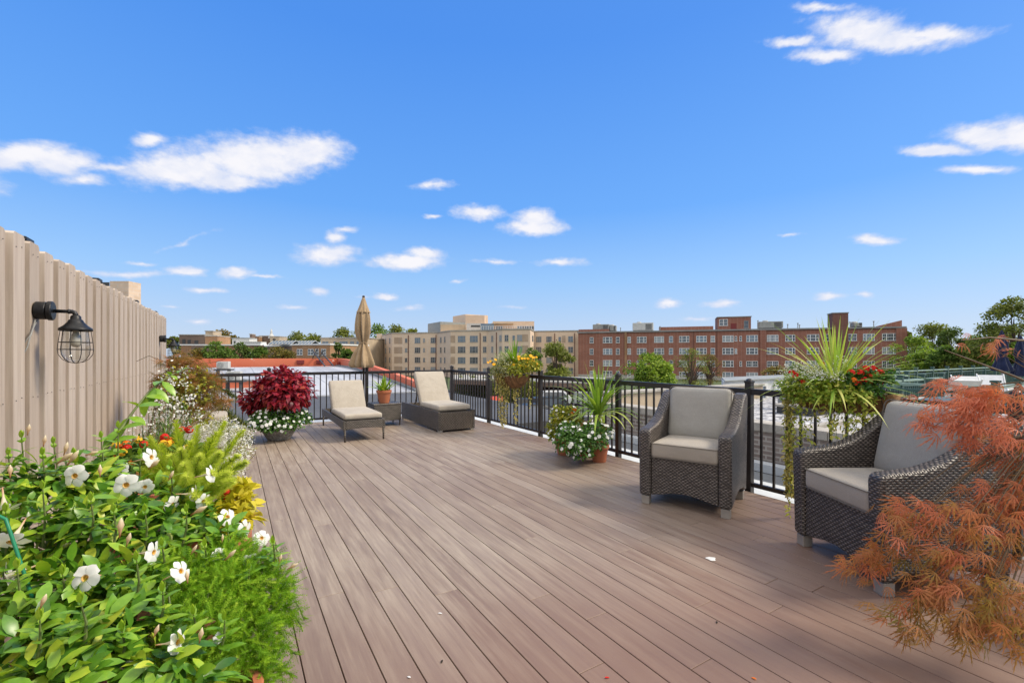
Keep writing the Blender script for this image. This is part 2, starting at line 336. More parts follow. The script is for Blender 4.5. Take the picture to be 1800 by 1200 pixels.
M['l_vine'] = leafmat('variegated_trailing_leaves', G((.17, .28, .03), (.36, .46, .06), (.60, .58, .12), (.78, .66, .20)), .35, .5, .3)
M['l_vine_y'] = leafmat('pale_yellow_trailing_leaves', G((.32, .28, .08), (.50, .42, .14), (.62, .52, .20)), .35, .5, .3)
M['l_col'] = leafmat('burgundy_coleus_leaves', G((.06, .004, .010), (.16, .007, .022), (.30, .014, .034), (.40, .03, .035), (.46, .09, .05)), .28, .42, .35)
M['l_map'] = leafmat('laceleaf_maple_leaves', G((.22, .18, .04), (.40, .22, .06), (.50, .205, .09), (.60, .19, .10), (.68, .24, .14)), .42, .55, .2)
M['l_map2'] = leafmat('bronze_maple_leaves', G((.11, .12, .02), (.20, .16, .03), (.30, .15, .04), (.40, .17, .06)), .35, .55, .2)
M['l_spk'] = leafmat('strap_leaves', G((.14, .26, .03), (.27, .42, .05), (.46, .56, .10), (.62, .60, .18)), .3, .42, .4)
M['l_agv'] = leafmat('bright_green_strap_leaves', G((.12, .25, .02), (.24, .40, .03), (.38, .50, .06)), .3, .4, .4)
M['l_con'] = leafmat('juniper_needles', G((.035, .06, .015), (.08, .11, .025), (.16, .17, .04)), .2, .7, .2)
M['l_grass'] = leafmat('silvery_fine_leaves', G((.25, .28, .12), (.42, .43, .24), (.58, .56, .38)), .3, .5, .3)
M['f_red'] = leafmat('red_florets', G((.50, .01, .008), (.65, .03, .015)), .2, .6, .2)
M['f_or'] = leafmat('orange_florets', G((.75, .10, .01), (.80, .22, .01)), .2, .6, .2)
M['f_yel'] = leafmat('yellow_florets', G((.80, .42, .01), (.85, .60, .05)), .2, .6, .2)
M['f_lor'] = leafmat('orange_yellow_daisies', G((.82, .30, .01), (.85, .46, .02)), .2, .6, .2)
M['dead'] = mat('dried_brown_petals', (.28, .11, .05), .9, .3, 60, bmp=.004)
T_ = {}
T_['dk'] = leafmat('dark_tree_leaves', G((.05, .085, .02), (.09, .14, .03), (.15, .21, .05), (.23, .28, .08)), .4, .6, .2)
T_['ol'] = leafmat('olive_tree_leaves', G((.075, .095, .02), (.15, .18, .035), (.25, .28, .06), (.35, .34, .10)), .4, .6, .2)
T_['br'] = leafmat('bright_green_tree_leaves', G((.07, .13, .015), (.16, .26, .025), (.30, .40, .045), (.44, .50, .10)), .3, .6, .2)
T_['md'] = leafmat('mid_green_tree_leaves', G((.045, .085, .016), (.095, .165, .028), (.16, .245, .045), (.25, .32, .075)), .4, .6, .2)
T_['au'] = leafmat('autumn_tree_leaves', G((.07, .08, .02), (.15, .13, .03), (.25, .18, .045), (.32, .20, .07)), .4, .6, .2)
# ------------------------------------------------------------------ object helpers
def tag(o, label=None, cat=None, group=None, kind=None):
    if label: o['label'] = label
    if cat: o['category'] = cat
    if group: o['group'] = group
    if kind: o['kind'] = kind
    return o
def thing(name, label, cat, loc=(0, 0, 0), rz=0, group=None):
    o = bpy.data.objects.new(name, None); COL.objects.link(o); o.location = loc; o.rotation_euler = (0, 0, rz)
    o.empty_display_size = .1
    return tag(o, label, cat, group)
def rot(ax, a): return Matrix.Rotation(a, 3, ax)
class MB:
    """mesh builder; all coordinates world unless built with local=True"""
    def __init__(s): s.v = []; s.f = []; s.r = []; s.m = []; s.cm = 0
    def add(s, vs, fs, rnd=.5):
        b = len(s.v); s.v += [tuple(x) for x in vs]; s.r += [rnd]*len(vs)
        s.f += [tuple(b+i for i in f) for f in fs]; s.m += [s.cm]*len(fs)
    def box(s, c, size, rz=0, rx=0, ry=0, rnd=.5):
        hx, hy, hz = (q/2 for q in size); Mx = rot('Z', rz) @ rot('Y', ry) @ rot('X', rx); c = Vector(c)
        vs = [c + Mx @ Vector((x*hx, y*hy, z*hz)) for z in (-1, 1) for y in (-1, 1) for x in (-1, 1)]
        s.add(vs, [(0, 2, 3, 1), (4, 5, 7, 6), (0, 1, 5, 4), (2, 6, 7, 3), (0, 4, 6, 2), (1, 3, 7, 5)], rnd)
    def bb(s, x0, x1, y0, y1, z0, z1, rnd=.5): s.box(((x0+x1)/2, (y0+y1)/2, (z0+z1)/2), (abs(x1-x0), abs(y1-y0), abs(z1-z0)), rnd=rnd)
    def beam(s, a, b, w_, h_, rnd=.5):
        a, b = Vector(a), Vector(b); d = b-a; L = d.length; qd = d.to_track_quat('X', 'Z').to_matrix()
        vs = [a + qd @ Vector((x, y*w_/2, z*h_/2)) for x in (0, L) for z in (-1, 1) for y in (-1, 1)]
        s.add(vs, [(0, 1, 3, 2), (4, 6, 7, 5), (0, 4, 5, 1), (2, 3, 7, 6), (0, 2, 6, 4), (1, 5, 7, 3)], rnd)
    def tube(s, pts, r, n=8, rnd=.5, cap=True):
        pts = [Vector(p) for p in pts]; rs = r if isinstance(r, (list, tuple)) else [r]*len(pts)
        vs = []; up = Vector((0, 0, 1)); pu = None
        for i, p in enumerate(pts):
            d = (pts[min(i+1, len(pts)-1)]-pts[max(i-1, 0)])
            d = d.normalized() if d.length > 1e-9 else Vector((0, 0, 1))
            if pu is None: pu = d.orthogonal().normalized()
            pu = (pu - d*pu.dot(d)); pu = pu.normalized() if pu.length > 1e-6 else d.orthogonal().normalized()
            q = d.cross(pu)
            vs += [p + (pu*cos(2*pi*j/n)+q*sin(2*pi*j/n))*rs[i] for j in range(n)]
        fs = [(i*n+j, i*n+(j+1) % n, (i+1)*n+(j+1) % n, (i+1)*n+j) for i in range(len(pts)-1) for j in range(n)]
        if cap: fs += [tuple(range(n-1, -1, -1)), tuple((len(pts)-1)*n+j for j in range(n))]
        s.add(vs, fs, rnd)
    def lathe(s, c, prof, n=24, axis='Z', rnd=.5, fold=None, cap=True):
        c = Vector(c); vs = []
        for (r, z) in prof:
            for j in range(n):
                a = 2*pi*j/n; rr = r*(fold(a, z) if fold else 1)
                p = Vector((rr*cos(a), rr*sin(a), z))
                if axis == 'X': p = Vector((p.z, p.x, p.y))
                if axis == 'Y': p = Vector((p.x, p.z, p.y))
                vs.append(c+p)
        L = len(prof); fs = [(i*n+j, i*n+(j+1) % n, (i+1)*n+(j+1) % n, (i+1)*n+j) for i in range(L-1) for j in range(n)]
        if cap:
            fs += [tuple(range(n-1, -1, -1)), tuple((L-1)*n+j for j in range(n))]
        s.add(vs, fs, rnd)
    def prism(s, poly, d0, d1, plane='YZ', rnd=.5):
        """poly 2D list; extruded along remaining axis from d0 to d1"""
        n = len(poly)
        def P(a, b, d): return {'YZ': (d, a, b), 'XZ': (a, d, b), 'XY': (a, b, d)}[plane]
        vs = [P(a, b, d0) for a, b in poly]+[P(a, b, d1) for a, b in poly]
        s.add(vs, [tuple(range(n))[::-1], tuple(range(n, 2*n))]+[(i, (i+1) % n, n+(i+1) % n, n+i) for i in range(n)], rnd)
    def build(s, name, m, parent=None, local=False, bevel=0, smooth=False, segs=2, origin=None, sub=0):
        me = bpy.data.meshes.new(name)
        off = Vector((0, 0, 0))
        if parent is not None and not local:
            p = parent
            while p is not None: off += p.location; p = p.parent
        elif origin is not None: off = Vector(origin)
        vs = np.array(s.v, dtype=np.float64)-np.array(off)
        me.from_pydata(vs.tolist(), [], s.f)
        for mm in (m if isinstance(m, (list, tuple)) else [m]): me.materials.append(mm)
        if max(s.m) > 0: me.polygons.foreach_set('material_index', s.m)
        at = me.attributes.new('rnd', 'FLOAT', 'POINT'); at.data.foreach_set('value', s.r)
        o = bpy.data.objects.new(name, me); COL.objects.link(o)
        if parent is not None: o.parent = parent
        elif origin is not None: o.location = off
        import bmesh
        bm = bmesh.new(); bm.from_mesh(me); bmesh.ops.recalc_face_normals(bm, faces=bm.faces); bm.to_mesh(me); bm.free()
        if smooth: me.polygons.foreach_set('use_smooth', [True]*len(me.polygons))
        if bevel:
            md = o.modifiers.new('bevel', 'BEVEL'); md.width = bevel; md.segments = segs; md.limit_method = 'ANGLE'; md.angle_limit = R(40)
        if sub:
            md = o.modifiers.new('sub', 'SUBSURF'); md.levels = sub; md.render_levels = sub
        return o
def dup(o, parent=None, loc=None, rz=None, label=None, name=None):
    c = o.copy(); COL.objects.link(c)
    if parent is not None: c.parent = parent
    if loc is not None: c.location = loc
    if rz is not None: c.rotation_euler = (0, 0, rz)
    if label: c['label'] = label
    for ch in list(o.children): dup(ch, c)
    return c
# ---- leaf instancing
class LC:
    def __init__(s): s.V = []; s.Fa = []; s.Rn = []; s.nv = 0
    def add(s, tv, tf, pos, ax, up, sc, rnd):
        pos = np.atleast_2d(np.asarray(pos, float)); n = len(pos)
        ax = np.broadcast_to(np.asarray(ax, float), (n, 3)); up = np.broadcast_to(np.asarray(up, float), (n, 3))
        Y = ax/np.maximum(np.linalg.norm(ax, axis=1, keepdims=True), 1e-9)
        X = np.cross(Y, up); ln = np.linalg.norm(X, axis=1, keepdims=True)
        X = np.where(ln < 1e-4, np.array([1., 0, 0]), X/np.maximum(ln, 1e-9)); Z = np.cross(X, Y)
        sc = np.asarray(sc, float)
        if sc.ndim == 0: sc = np.full((n, 3), float(sc))
        elif sc.ndim == 1: sc = np.repeat(sc[:, None], 3, 1) if len(sc) == n else np.tile(sc, (n, 1))
        L = tv[None, :, :]*sc[:, None, :]
        v = pos[:, None, :]+L[:, :, 0:1]*X[:, None, :]+L[:, :, 1:2]*Y[:, None, :]+L[:, :, 2:3]*Z[:, None, :]
        k_ = len(tv); s.V.append(v.reshape(-1, 3))
        s.Rn.append(np.repeat(np.broadcast_to(np.asarray(rnd, float), (n,)), k_))
        offs = (s.nv+np.arange(n)*k_)
        s.Fa.append([(offs[:, None]+np.array(f)[None, :]) for f in tf]); s.nv += n*k_
    def raw(s, v, f, rnd):
        v = np.asarray(v, float); s.V.append(v); s.Rn.append(np.broadcast_to(np.asarray(rnd, float), (len(v),)).copy())
        s.Fa.append([np.array([list(x) for x in f if len(x) == kk])+s.nv for kk in sorted({len(x) for x in f})]); s.nv += len(v)
    def build(s, name, m, parent=None, smooth=False, origin=None, local=False):
        V = np.concatenate(s.V); off = Vector((0, 0, 0))
        if parent is not None and not local:
            p = parent
            while p is not None: off += p.location; p = p.parent
        elif origin is not None: off = Vector(origin)
        V = V-np.array(off)
        tri = []; quad = []
        for fl in s.Fa:
            for a in fl:
                (tri if a.shape[1] == 3 else quad).append(a)
        T = np.concatenate(tri) if tri else np.zeros((0, 3), int); Q = np.concatenate(quad) if quad else np.zeros((0, 4), int)
        me = bpy.data.meshes.new(name); me.vertices.add(len(V)); me.vertices.foreach_set('co', V.astype(np.float32).ravel())
        loops = np.concatenate([T.ravel(), Q.ravel()]).astype(np.int32); me.loops.add(len(loops)); me.loops.foreach_set('vertex_index', loops)
        st = np.concatenate([np.arange(len(T))*3, len(T)*3+np.arange(len(Q))*4]).astype(np.int32)
        me.polygons.add(len(st)); me.polygons.foreach_set('loop_start', st)
        try: me.polygons.foreach_set('loop_total', np.concatenate([np.full(len(T), 3), np.full(len(Q), 4)]).astype(np.int32))
        except Exception: pass
        me.update(calc_edges=True); me.validate()
        me.attributes.new('rnd', 'FLOAT', 'POINT').data.foreach_set('value', np.clip(np.concatenate(s.Rn), 0, 1).astype(np.float32))
        me.materials.append(m)
        if smooth: me.polygons.foreach_set('use_smooth', [True]*len(me.polygons))
        o = bpy.data.objects.new(name, me); COL.objects.link(o)
        if parent is not None: o.parent = parent
        elif origin is not None: o.location = off
        return o
def tpl_leaf(wd=.42, pts=((0, .04), (.22, .8), (.5, 1), (.78, .7), (1, .02)), fold=.18, droop=.25):
    v = []; f = []
    for (t, ww) in pts:
        x = ww*wd/2; z = -droop*t*t
        v += [(-x, t, z+fold*x*2*.5), (0, t, z), (x, t, z+fold*x*2*.5)]
    for i in range(len(pts)-1):
        a = i*3; f += [(a, a+1, a+4, a+3), (a+1, a+2, a+5, a+4)]
    return np.array(v), f
TL = tpl_leaf(); TLn = tpl_leaf(.2, droop=.35)
TLh = tpl_leaf(.62, ((0, .05), (.12, .85), (.35, 1), (.7, .62), (1, .02)), .15, .3)
TQ = (np.array([(-.3, 0, 0), (.3, 0, .0), (.34, .62, -.05), (0, 1, -.15), (-.34, .62, -.05)]), [(0, 1, 2, 3), (0, 3, 4)])
TN = (np.array([(-.04, 0, 0), (.04, 0, 0), (0, 1, 0)]), [(0, 1, 2)])
def tpl_lace():
    v = []; f = []
    for a, L in ((-1.25, .5), (-.85, .75), (-.42, .95), (0, 1.05), (.42, .95), (.85, .75), (1.25, .5)):
        d = np.array([sin(a), cos(a)]); p = np.array([d[1], -d[0]]); b = len(v); n_ = 4
        def P(t, o=0): return (d[0]*t*L+p[0]*o, d[1]*t*L+p[1]*o, -.55*(t*L)**2)
        v += [P(0, -.008), P(0, .008), P(.45, -.03), P(.45, .03), P(1, 0)]
        f += [(b, b+1, b+3, b+2), (b+2, b+3, b+4)]
        for t in (.3, .5, .7):
            for sg in (-1, 1):
                b2 = len(v); q0 = P(t-.05, 0); q1 = P(t+.05, 0); e = P(t+.2, sg*.12*L*(1.15-t)); v += [q0, q1, e]; f.append((b2, b2+1, b2+2))
    return np.array(v), f
TLace = tpl_lace()
def unit(n):
    d = rng.normal(size=(n, 3)); return d/np.linalg.norm(d, axis=1, keepdims=True)
def ell(c, r, n, lo=.7, hi=1.0, zmin=-.6):
    d = unit(n*2); d = d[d[:, 2] > zmin][:n]
    s = rng.uniform(lo, hi, (len(d), 1)); return np.array(c)+d*s*np.array(r), d
def mound(lc, blobs, n, size, tpl, up=.35, droop=.2, rmean=.5, rsd=.22, lo=.7, jit=.6, zmin=-.5, asp=1.):
    vol = np.array([b[1][0]*b[1][2]+b[1][1]*b[1][0] for b in blobs]); cnt = np.maximum(1, (n*vol/vol.sum()).astype(int))
    for (c, r), m_ in zip(blobs, cnt):
        p, d = ell(c, r, m_, lo, 1.0, zmin); m_ = len(p)
        ax = d+rng.normal(size=(m_, 3))*jit; ax[:, 2] += up-droop
        nn = d*.7+np.array([0, 0, 1.])+rng.normal(size=(m_, 3))*.4
        sc = rng.uniform(.65, 1.2, m_)*size; sc3 = np.stack([sc*asp, sc, sc], 1)
        lc.add(*tpl, p, ax, nn, sc3, rng.normal(rmean, rsd, m_))
def blades(lc, base_, dirs, lens, wd, bend, rn, nseg=7, fold=.25):
    """long strap leaves that arch over"""
    for d, L, bd, r_ in zip(dirs, lens, bend, rn):
        d = Vector(d).normalized(); hz = Vector((d.x, d.y, 0)); hz = hz.normalized() if hz.length > 1e-4 else Vector((1, 0, 0))
        side = Vector((-hz.y, hz.x, 0)); p = Vector(base_); v = []; cur = d.copy()
        for i in range(nseg+1):
            t = i/nseg; ww = wd*(.55+.9*t if t < .35 else (.865*(1-((t-.35)/.65)**1.6)+.02))
            nrm = side.cross(cur).normalized()
            v += [p-side*ww/2+nrm*fold*ww/2, p, p+side*ww/2+nrm*fold*ww/2]
            cur = (cur+Vector((0, 0, -1))*bd/nseg*(1+t*1.4)).normalized(); p = p+cur*L/nseg
        f = []
        for i in range(nseg): a = i*3; f += [(a, a+1, a+4, a+3), (a+1, a+2, a+5, a+4)]
        lc.raw(np.array([tuple(x) for x in v]), f, r_)
def rbox(w_, d_, h_, r_=.04, puff=.02, n=9):
    """soft cushion mesh centred at the origin: verts, faces"""
    vs = []; fs = []; idx = {}
    def key(p): return tuple(round(x, 5) for x in p)
    def add(p):
        x, y, z = p
        cx, cy, cz = (max(-q/2+r_, min(q/2-r_, c)) for q, c in ((w_, x), (d_, y), (h_, z)))
        dv = Vector((x-cx, y-cy, z-cz)); 
        if dv.length > 1e-9: dv = dv.normalized()*r_
        o = Vector((cx, cy, cz))+dv
        fx, fy = 1-(2*x/w_)**4, 1-(2*y/d_)**4
        o.z += math.copysign(puff*max(fx, 0)*max(fy, 0), z) if abs(z) > 1e-6 else 0
        kk = key(o)
        if kk not in idx: idx[kk] = len(vs); vs.append(o)
        return idx[kk]
    def lin(q): 
        e = [-q/2+r_*t for t in (0, .3, .6, 1)]
        return e+[(-q/2+r_)+(q-2*r_)*t/n for t in range(1, n)]+[-x for x in e[::-1]]
    X, Y, Z = lin(w_), lin(d_), [-h_/2+r_*t for t in (0, .3, .6, 1)]+([0] if h_ > 2*r_+1e-6 else [])+[h_/2-r_*t for t in (1, .6, .3, 0)]
    for z in (-h_/2, h_/2):
        for i in range(len(X)-1):
            for j in range(len(Y)-1): fs.append([add((X[i], Y[j], z)), add((X[i+1], Y[j], z)), add((X[i+1], Y[j+1], z)), add((X[i], Y[j+1], z))])
    for y in (-d_/2, d_/2):
        for i in range(len(X)-1):
            for j in range(len(Z)-1): fs.append([add((X[i], y, Z[j])), add((X[i+1], y, Z[j])), add((X[i+1], y, Z[j+1])), add((X[i], y, Z[j+1]))])
    for x in (-w_/2, w_/2):
        for i in range(len(Y)-1):
            for j in range(len(Z)-1): fs.append([add((x, Y[i], Z[j])), add((x, Y[i+1], Z[j])), add((x, Y[i+1], Z[j+1])), add((x, Y[i], Z[j+1]))])
    f2 = []
    for f in fs:
        g = []
        for i in f:
            if i not in g: g.append(i)
        if len(g) > 2: f2.append(tuple(g))
    return vs, f2
def cushion(name, m, parent, w_, d_, h_, loc, rx=0, r_=.04, puff=.02, pipe=None, rz=0, sag=0):
    vs, fs = rbox(w_, d_, h_, r_, puff); Mx = rot('Z', rz) @ rot('X', rx); b = MB()
    b.add([Vector(loc)+Mx @ v for v in vs], fs); o = b.build(name, m, parent, local=True, smooth=True)
    if pipe:
        t = MB()
        for sg in (-1, 1):
            zz = sg*(h_/2-r_*.25); e = .75*r_; pts = []
            for cx, cy, a0 in ((w_/2-e, d_/2-e, 0), (-w_/2+e, d_/2-e, 90), (-w_/2+e, -d_/2+e, 180), (w_/2-e, -d_/2+e, 270)):
                for a in (0, 30, 60, 90): pts.append(Vector(loc)+Mx @ Vector((cx+e*cos(R(a0+a))*1.02, cy+e*sin(R(a0+a))*1.02, zz)))
            pts.append(pts[0]); t.tube(pts, .0035, 6, cap=False)
        t.build('piping', pipe, o, local=True, smooth=True)
    return o
# ================================================================== setting: ground and roofs near
b = MB(); b.add([(-3000, -3000, -4.5), (3000, -3000, -4.5), (3000, 3000, -4.5), (-3000, 3000, -4.5)], [(0, 1, 2, 3)])
tag(b.build('ground', M['town']), kind='structure')
# deck boards
DX0, DX1, DY0, DY1 = -1.05, 4.37, -3.0, 9.93
b = MB(); pitch = .1427; x = DX0+.02; ci = 0
while x < DX1:
    x2 = min(x+pitch-.0048, DX1); y = DY0 + [-0.0, -1.9, -.9, -2.6, -1.4, -3.2][ci*7 % 6]; first = True
    y = DY0
    nxt = DY0 + random.uniform(.6, 3.6)
    while y < DY1:
        y2 = min(nxt, DY1); b.bb(x, x2, y+.0015, y2-.0015, -.028, 0, rnd=random.random()); y = y2; nxt = y+3.66
    x += pitch; ci += 1
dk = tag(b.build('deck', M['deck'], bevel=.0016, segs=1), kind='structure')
b = MB(); b.bb(DX0, DX1-.02, DY0, DY1-.02, -.09, -.034); tag(b.build('deck_gap_shade', M['under']), kind='structure')  # one near-black slab, shade of the board gaps put into its colour
# own building below deck
b = MB(); b.bb(-1.5, 4.93, -4, 10.55, -4.6, -.11); tag(b.build('roof_slab', M['white_roof'], bevel=.01), kind='structure')
b = MB(); b.bb(4.936, 5.9, -4, 6.35, -4.6, -.135); tag(b.build('lower_roof', M['grey_roof']), kind='structure')
b = MB(); b.bb(4.94, 5.24, -4, 6.3, -.13, -.105); b.bb(5.72, 5.88, -4, 6.3, -.13, -.02); tag(b.build('roof_flashing', M['white_roof'], bevel=.006), kind='structure')
b = MB(); b.bb(-1.5, 4.93, 10.2, 10.55, -.105, -.03); tag(b.build('roof_edge', M['white_roof'], bevel=.008), kind='structure')
# neighbour gravel roof
t = thing('brick_parapet_wall', 'long low grey-brown brick wall with concrete coping behind the right railing', 'wall', (5.9, 1.2, -.1))
b = MB(); b.bb(5.9, 6.15, -4, 6.4, -.6, .36); b.build('wall', M['brick_grey'], t)
b = MB(); yy = -4.
while yy < 6.4: b.bb(5.87, 6.18, yy+.003, min(yy+.6, 6.43)-.003, .363, .47); yy += .6
b.build('coping', M['coping'], t, bevel=.006)
b = MB(); b.bb(6.15, 15.4, -4, 6.4, -4.6, .30); tag(b.build('gravel_roof', M['gravel']), kind='structure')
t = thing('far_parapet_wall', 'tan parapet wall along the far side of the gravel roof', 'wall', (8, 6.45, .3))
b = MB(); b.bb(6.1, 11.2, 6.4, 6.62, -.6, .61); b.build('wall', M['stone_tan'], t)
b = MB(); b.bb(6.06, 11.22, 6.36, 6.66, .613, .66); b.build('coping', M['coping'], t, bevel=.006)
# ================================================================== left fence
FX = -1.05
t = thing('board_fence', 'tall tan painted board fence along the left side of the deck', 'fence', (FX, 4, 0))
b = MB(); y = -1.2; i = 0
while y < 10.25:
    wv = .165+random.uniform(-.006, .006); top = 2.035+random.uniform(-.012, .012); f = FX+random.uniform(-.004, .004)
    ch = .015
    poly = [(y, 0.02), (y+wv, .02), (y+wv, top-ch), (y+wv-ch*1.2, top), (y+ch*1.2, top), (y, top-ch)]
    b.prism(poly, f-.040, f, 'YZ', rnd=random.random())
    poly = [(y+wv-.03, .02), (y+.28, .02), (y+.28, top), (y+wv-.03, top)]
    b.prism(poly, FX-.10, FX-.074, 'YZ', rnd=random.random())
    y += .2525+random.uniform(-.006, .006); i += 1
FB = b
b = MB()
for z in (.35, 1.1, 1.85): b.bb(FX-.0735, FX-.0535, -1.2, 10.2, z-.045, z+.045)
b.build('cross_rail', M['fence'], t)
FB.cm = 1
for yb in np.arange(-1.2, 10.2, .2525):
    for z in (1.97, 1.1):
        for dy in (.04, .12): FB.lathe((FX+.0025, yb+dy, z+random.uniform(-.008, .008)), [(.0035, 0), (.0035, .0025)], 6, 'X')
FB.build('boards', [M['fence'], M['acdark']], t)
for i, y in enumerate((2.35, 4.2, 6.05, 8.15, 9.95)):
    b = MB(); b.bb(FX-.22, FX-.102, y-.06, y+.06, 0, 2.09); p = b.build('post', M['black'], t, bevel=.004)
    b = MB(); b.bb(FX-.23, FX-.092, y-.072, y+.072, 2.09, 2.12); b.build('post_cap', M['black'], p, bevel=.006)
# ================================================================== wall lanterns
def lantern(y, label):
    t = thing('wall_lantern', label, 'wall lamp', (FX, y, 1.63), 0, 'caged lanterns on the fence')
    b = MB(); b.lathe((0, 0, 0), [(.05, .002), (.055, .008), (.055, .052), (.05, .057)], 28, 'X'); b.build('junction_box', M['black'], t, local=True, bevel=.002)
    b = MB(); b.lathe((0, 0, 0), [(.055, .058), (.06, .061), (.06, .08), (.055, .085)], 28, 'X'); b.build('back_plate', M['black'], t, local=True, bevel=.002)
    b = MB(); b.tube([(.08, 0, .0), (.155, 0, 0), (.168, 0, 0), (.18, 0, -.006), (.186, 0, -.018), (.187, 0, -.03)], [.011, .011, .0135, .0135, .0135, .0135], 14)
    b.lathe((.15, 0, 0), [(.0145, 0), (.0155, .004), (.0145, .012)], 14, 'X'); b.build('arm', M['black'], t, local=True, smooth=True)
    lx = .187
    b = MB(); b.lathe((lx, 0, 0), [(.018, -.022), (.026, -.03), (.027, -.048), (.034, -.052), (.04, -.066), (.058, -.088), (.078, -.104), (.082, -.108), (.082, -.122), (.076, -.124), (.073, -.115), (.04, -.08)], 32, cap=False)
    b.build('shade', M['black'], t, local=True, smooth=True).data
    b = MB(); b.lathe((lx, 0, 0), [(.052, -.1), (.058, -.14), (.066, -.2), (.069, -.245), (.062, -.28), (.042, -.306), (.012, -.318), (.001, -.319)], 28, cap=False)
    b.build('glass_globe', M['clear'], t, local=True, smooth=True)
    b = MB(); b.lathe((lx, 0, 0), [(.013, -.09), (.014, -.125), (.018, -.145), (.029, -.17), (.031, -.19), (.026, -.212), (.012, -.224), (.001, -.226)], 20)
    b.build('bulb', M['bulb'], t, local=True, smooth=True)
    b = MB(); prof = [(.071, -.116), (.076, -.16), (.081, -.2), (.084, -.24), (.08, -.272), (.062, -.302), (.037, -.32), (.0, -.328)]
    for j in range(10):
        a = 2*pi*j/10+.2; b.tube([(lx+r*cos(a), r*sin(a), z) for r, z in prof], .0019, 6)
    for r, z in ((.0805, -.195), (.0845, -.24)):
        b.tube([(lx+r*cos(2*pi*j/32), r*sin(2*pi*j/32), z) for j in range(33)], .0026, 6, cap=False)
    b.build('wire_cage', M['black'], t, local=True, smooth=True)
    return t
lantern(3.93, 'nearest black caged lantern, large against the fence at the left edge')
lantern(9.43, 'far black caged lantern at the end of the fence above the bronze shrub')
b = MB(); b.tube([(FX+.01, 3.9, 1.57), (FX+.012, 3.87, 1.53), (FX+.006, 3.83, 1.46), (FX+.003, 3.8, 1.4), (FX-.02, 3.78, 1.33)], .004, 8)
b.tube([(FX+.015, 3.92, 1.57), (FX+.014, 3.885, 1.54), (FX+.008, 3.84, 1.48), (FX-.01, 3.79, 1.42)], .0025, 8)
tag(b.build('power_cable', M['cable'], smooth=True), 'thin grey cable running down the fence below the nearest lantern', 'cable')
# ================================================================== railings
def railing(name, label, p0, p1, posts, balus, group, top=1.045):
    """posts, balus: distances along p0->p1"""
    p0 = Vector(p0); p1 = Vector(p1); d = (p1-p0); L = d.length; d.normalize(); nrm = Vector((-d.y, d.x, 0))
    t = thing(name, label, 'railing', p0, 0, group)
    rz = math.atan2(d.y, d.x)
    b = MB()
    def hb(z, h_, w_): b.box(p0+d*L/2+Vector((0, 0, z)), (L, w_, h_), rz=rz)
    hb(top, .055, .05); hb(top+.029, .006, .056); b.build('top_rail', M['rail'], t, bevel=.005)
    b = MB(); hb(.115, .042, .04); b.build('bottom_rail', M['rail'], t, bevel=.004)
    b = MB(); b.box((0, 0, .55), (.0635, .0635, 1.18)); po = b.build('post', M['rail'], t, local=True, bevel=.004)
    c = MB(); c.box((0, 0, 1.147), (.074, .074, .022)); c.lathe((0, 0, 0), [(.034, 1.158), (.028, 1.172), (.012, 1.18), (.001, 1.182)], 16); c.build('post_cap', M['rail'], po, local=True, bevel=.004)
    bz = MB(); bz.box((0, 0, .577), (.019, .019, .885)); ba = bz.build('baluster', M['rail'], t, local=True)
    def put(o, s, first):
        q = o if first else dup(o, t)
        q.location = d*s; q.rotation_euler = (0, 0, rz)
    for i, s in enumerate(posts): put(po, s, i == 0)
    for i, s in enumerate(balus): put(ba, s, i == 0)
    return t
RX = 4.45; post_u = [.84, 2.68, 4.52, 6.36, 8.2]
bal = []
for i, u in enumerate([-1.0]+post_u):
    n_ = 14
    for j in range(1, n_+1):
        uu = u+1.84*j/(n_+1)
        if uu < 10 and uu > -.2: bal.append(uu+1.2)
railing('metal_railing', 'dark bronze metal railing along the right side of the deck', (RX, -1.2, -.06), (RX, 10.03, -.06), [u+1.2 for u in post_u], bal[:100], 'deck railings')
RY = 10.06; posts = [4.45, 2.45, .58, -1.2]; bal = []
for a, c in zip(posts, posts[1:]):
    n_ = 15
    for j in range(1, n_+1): bal.append(RX - (a+(c-a)*j/(n_+1)))
railing('metal_railing', 'dark bronze metal railing across the far end of the deck', (RX, RY, -.06), (-1.25, RY, -.06), [RX-p for p in posts], bal, 'deck railings')
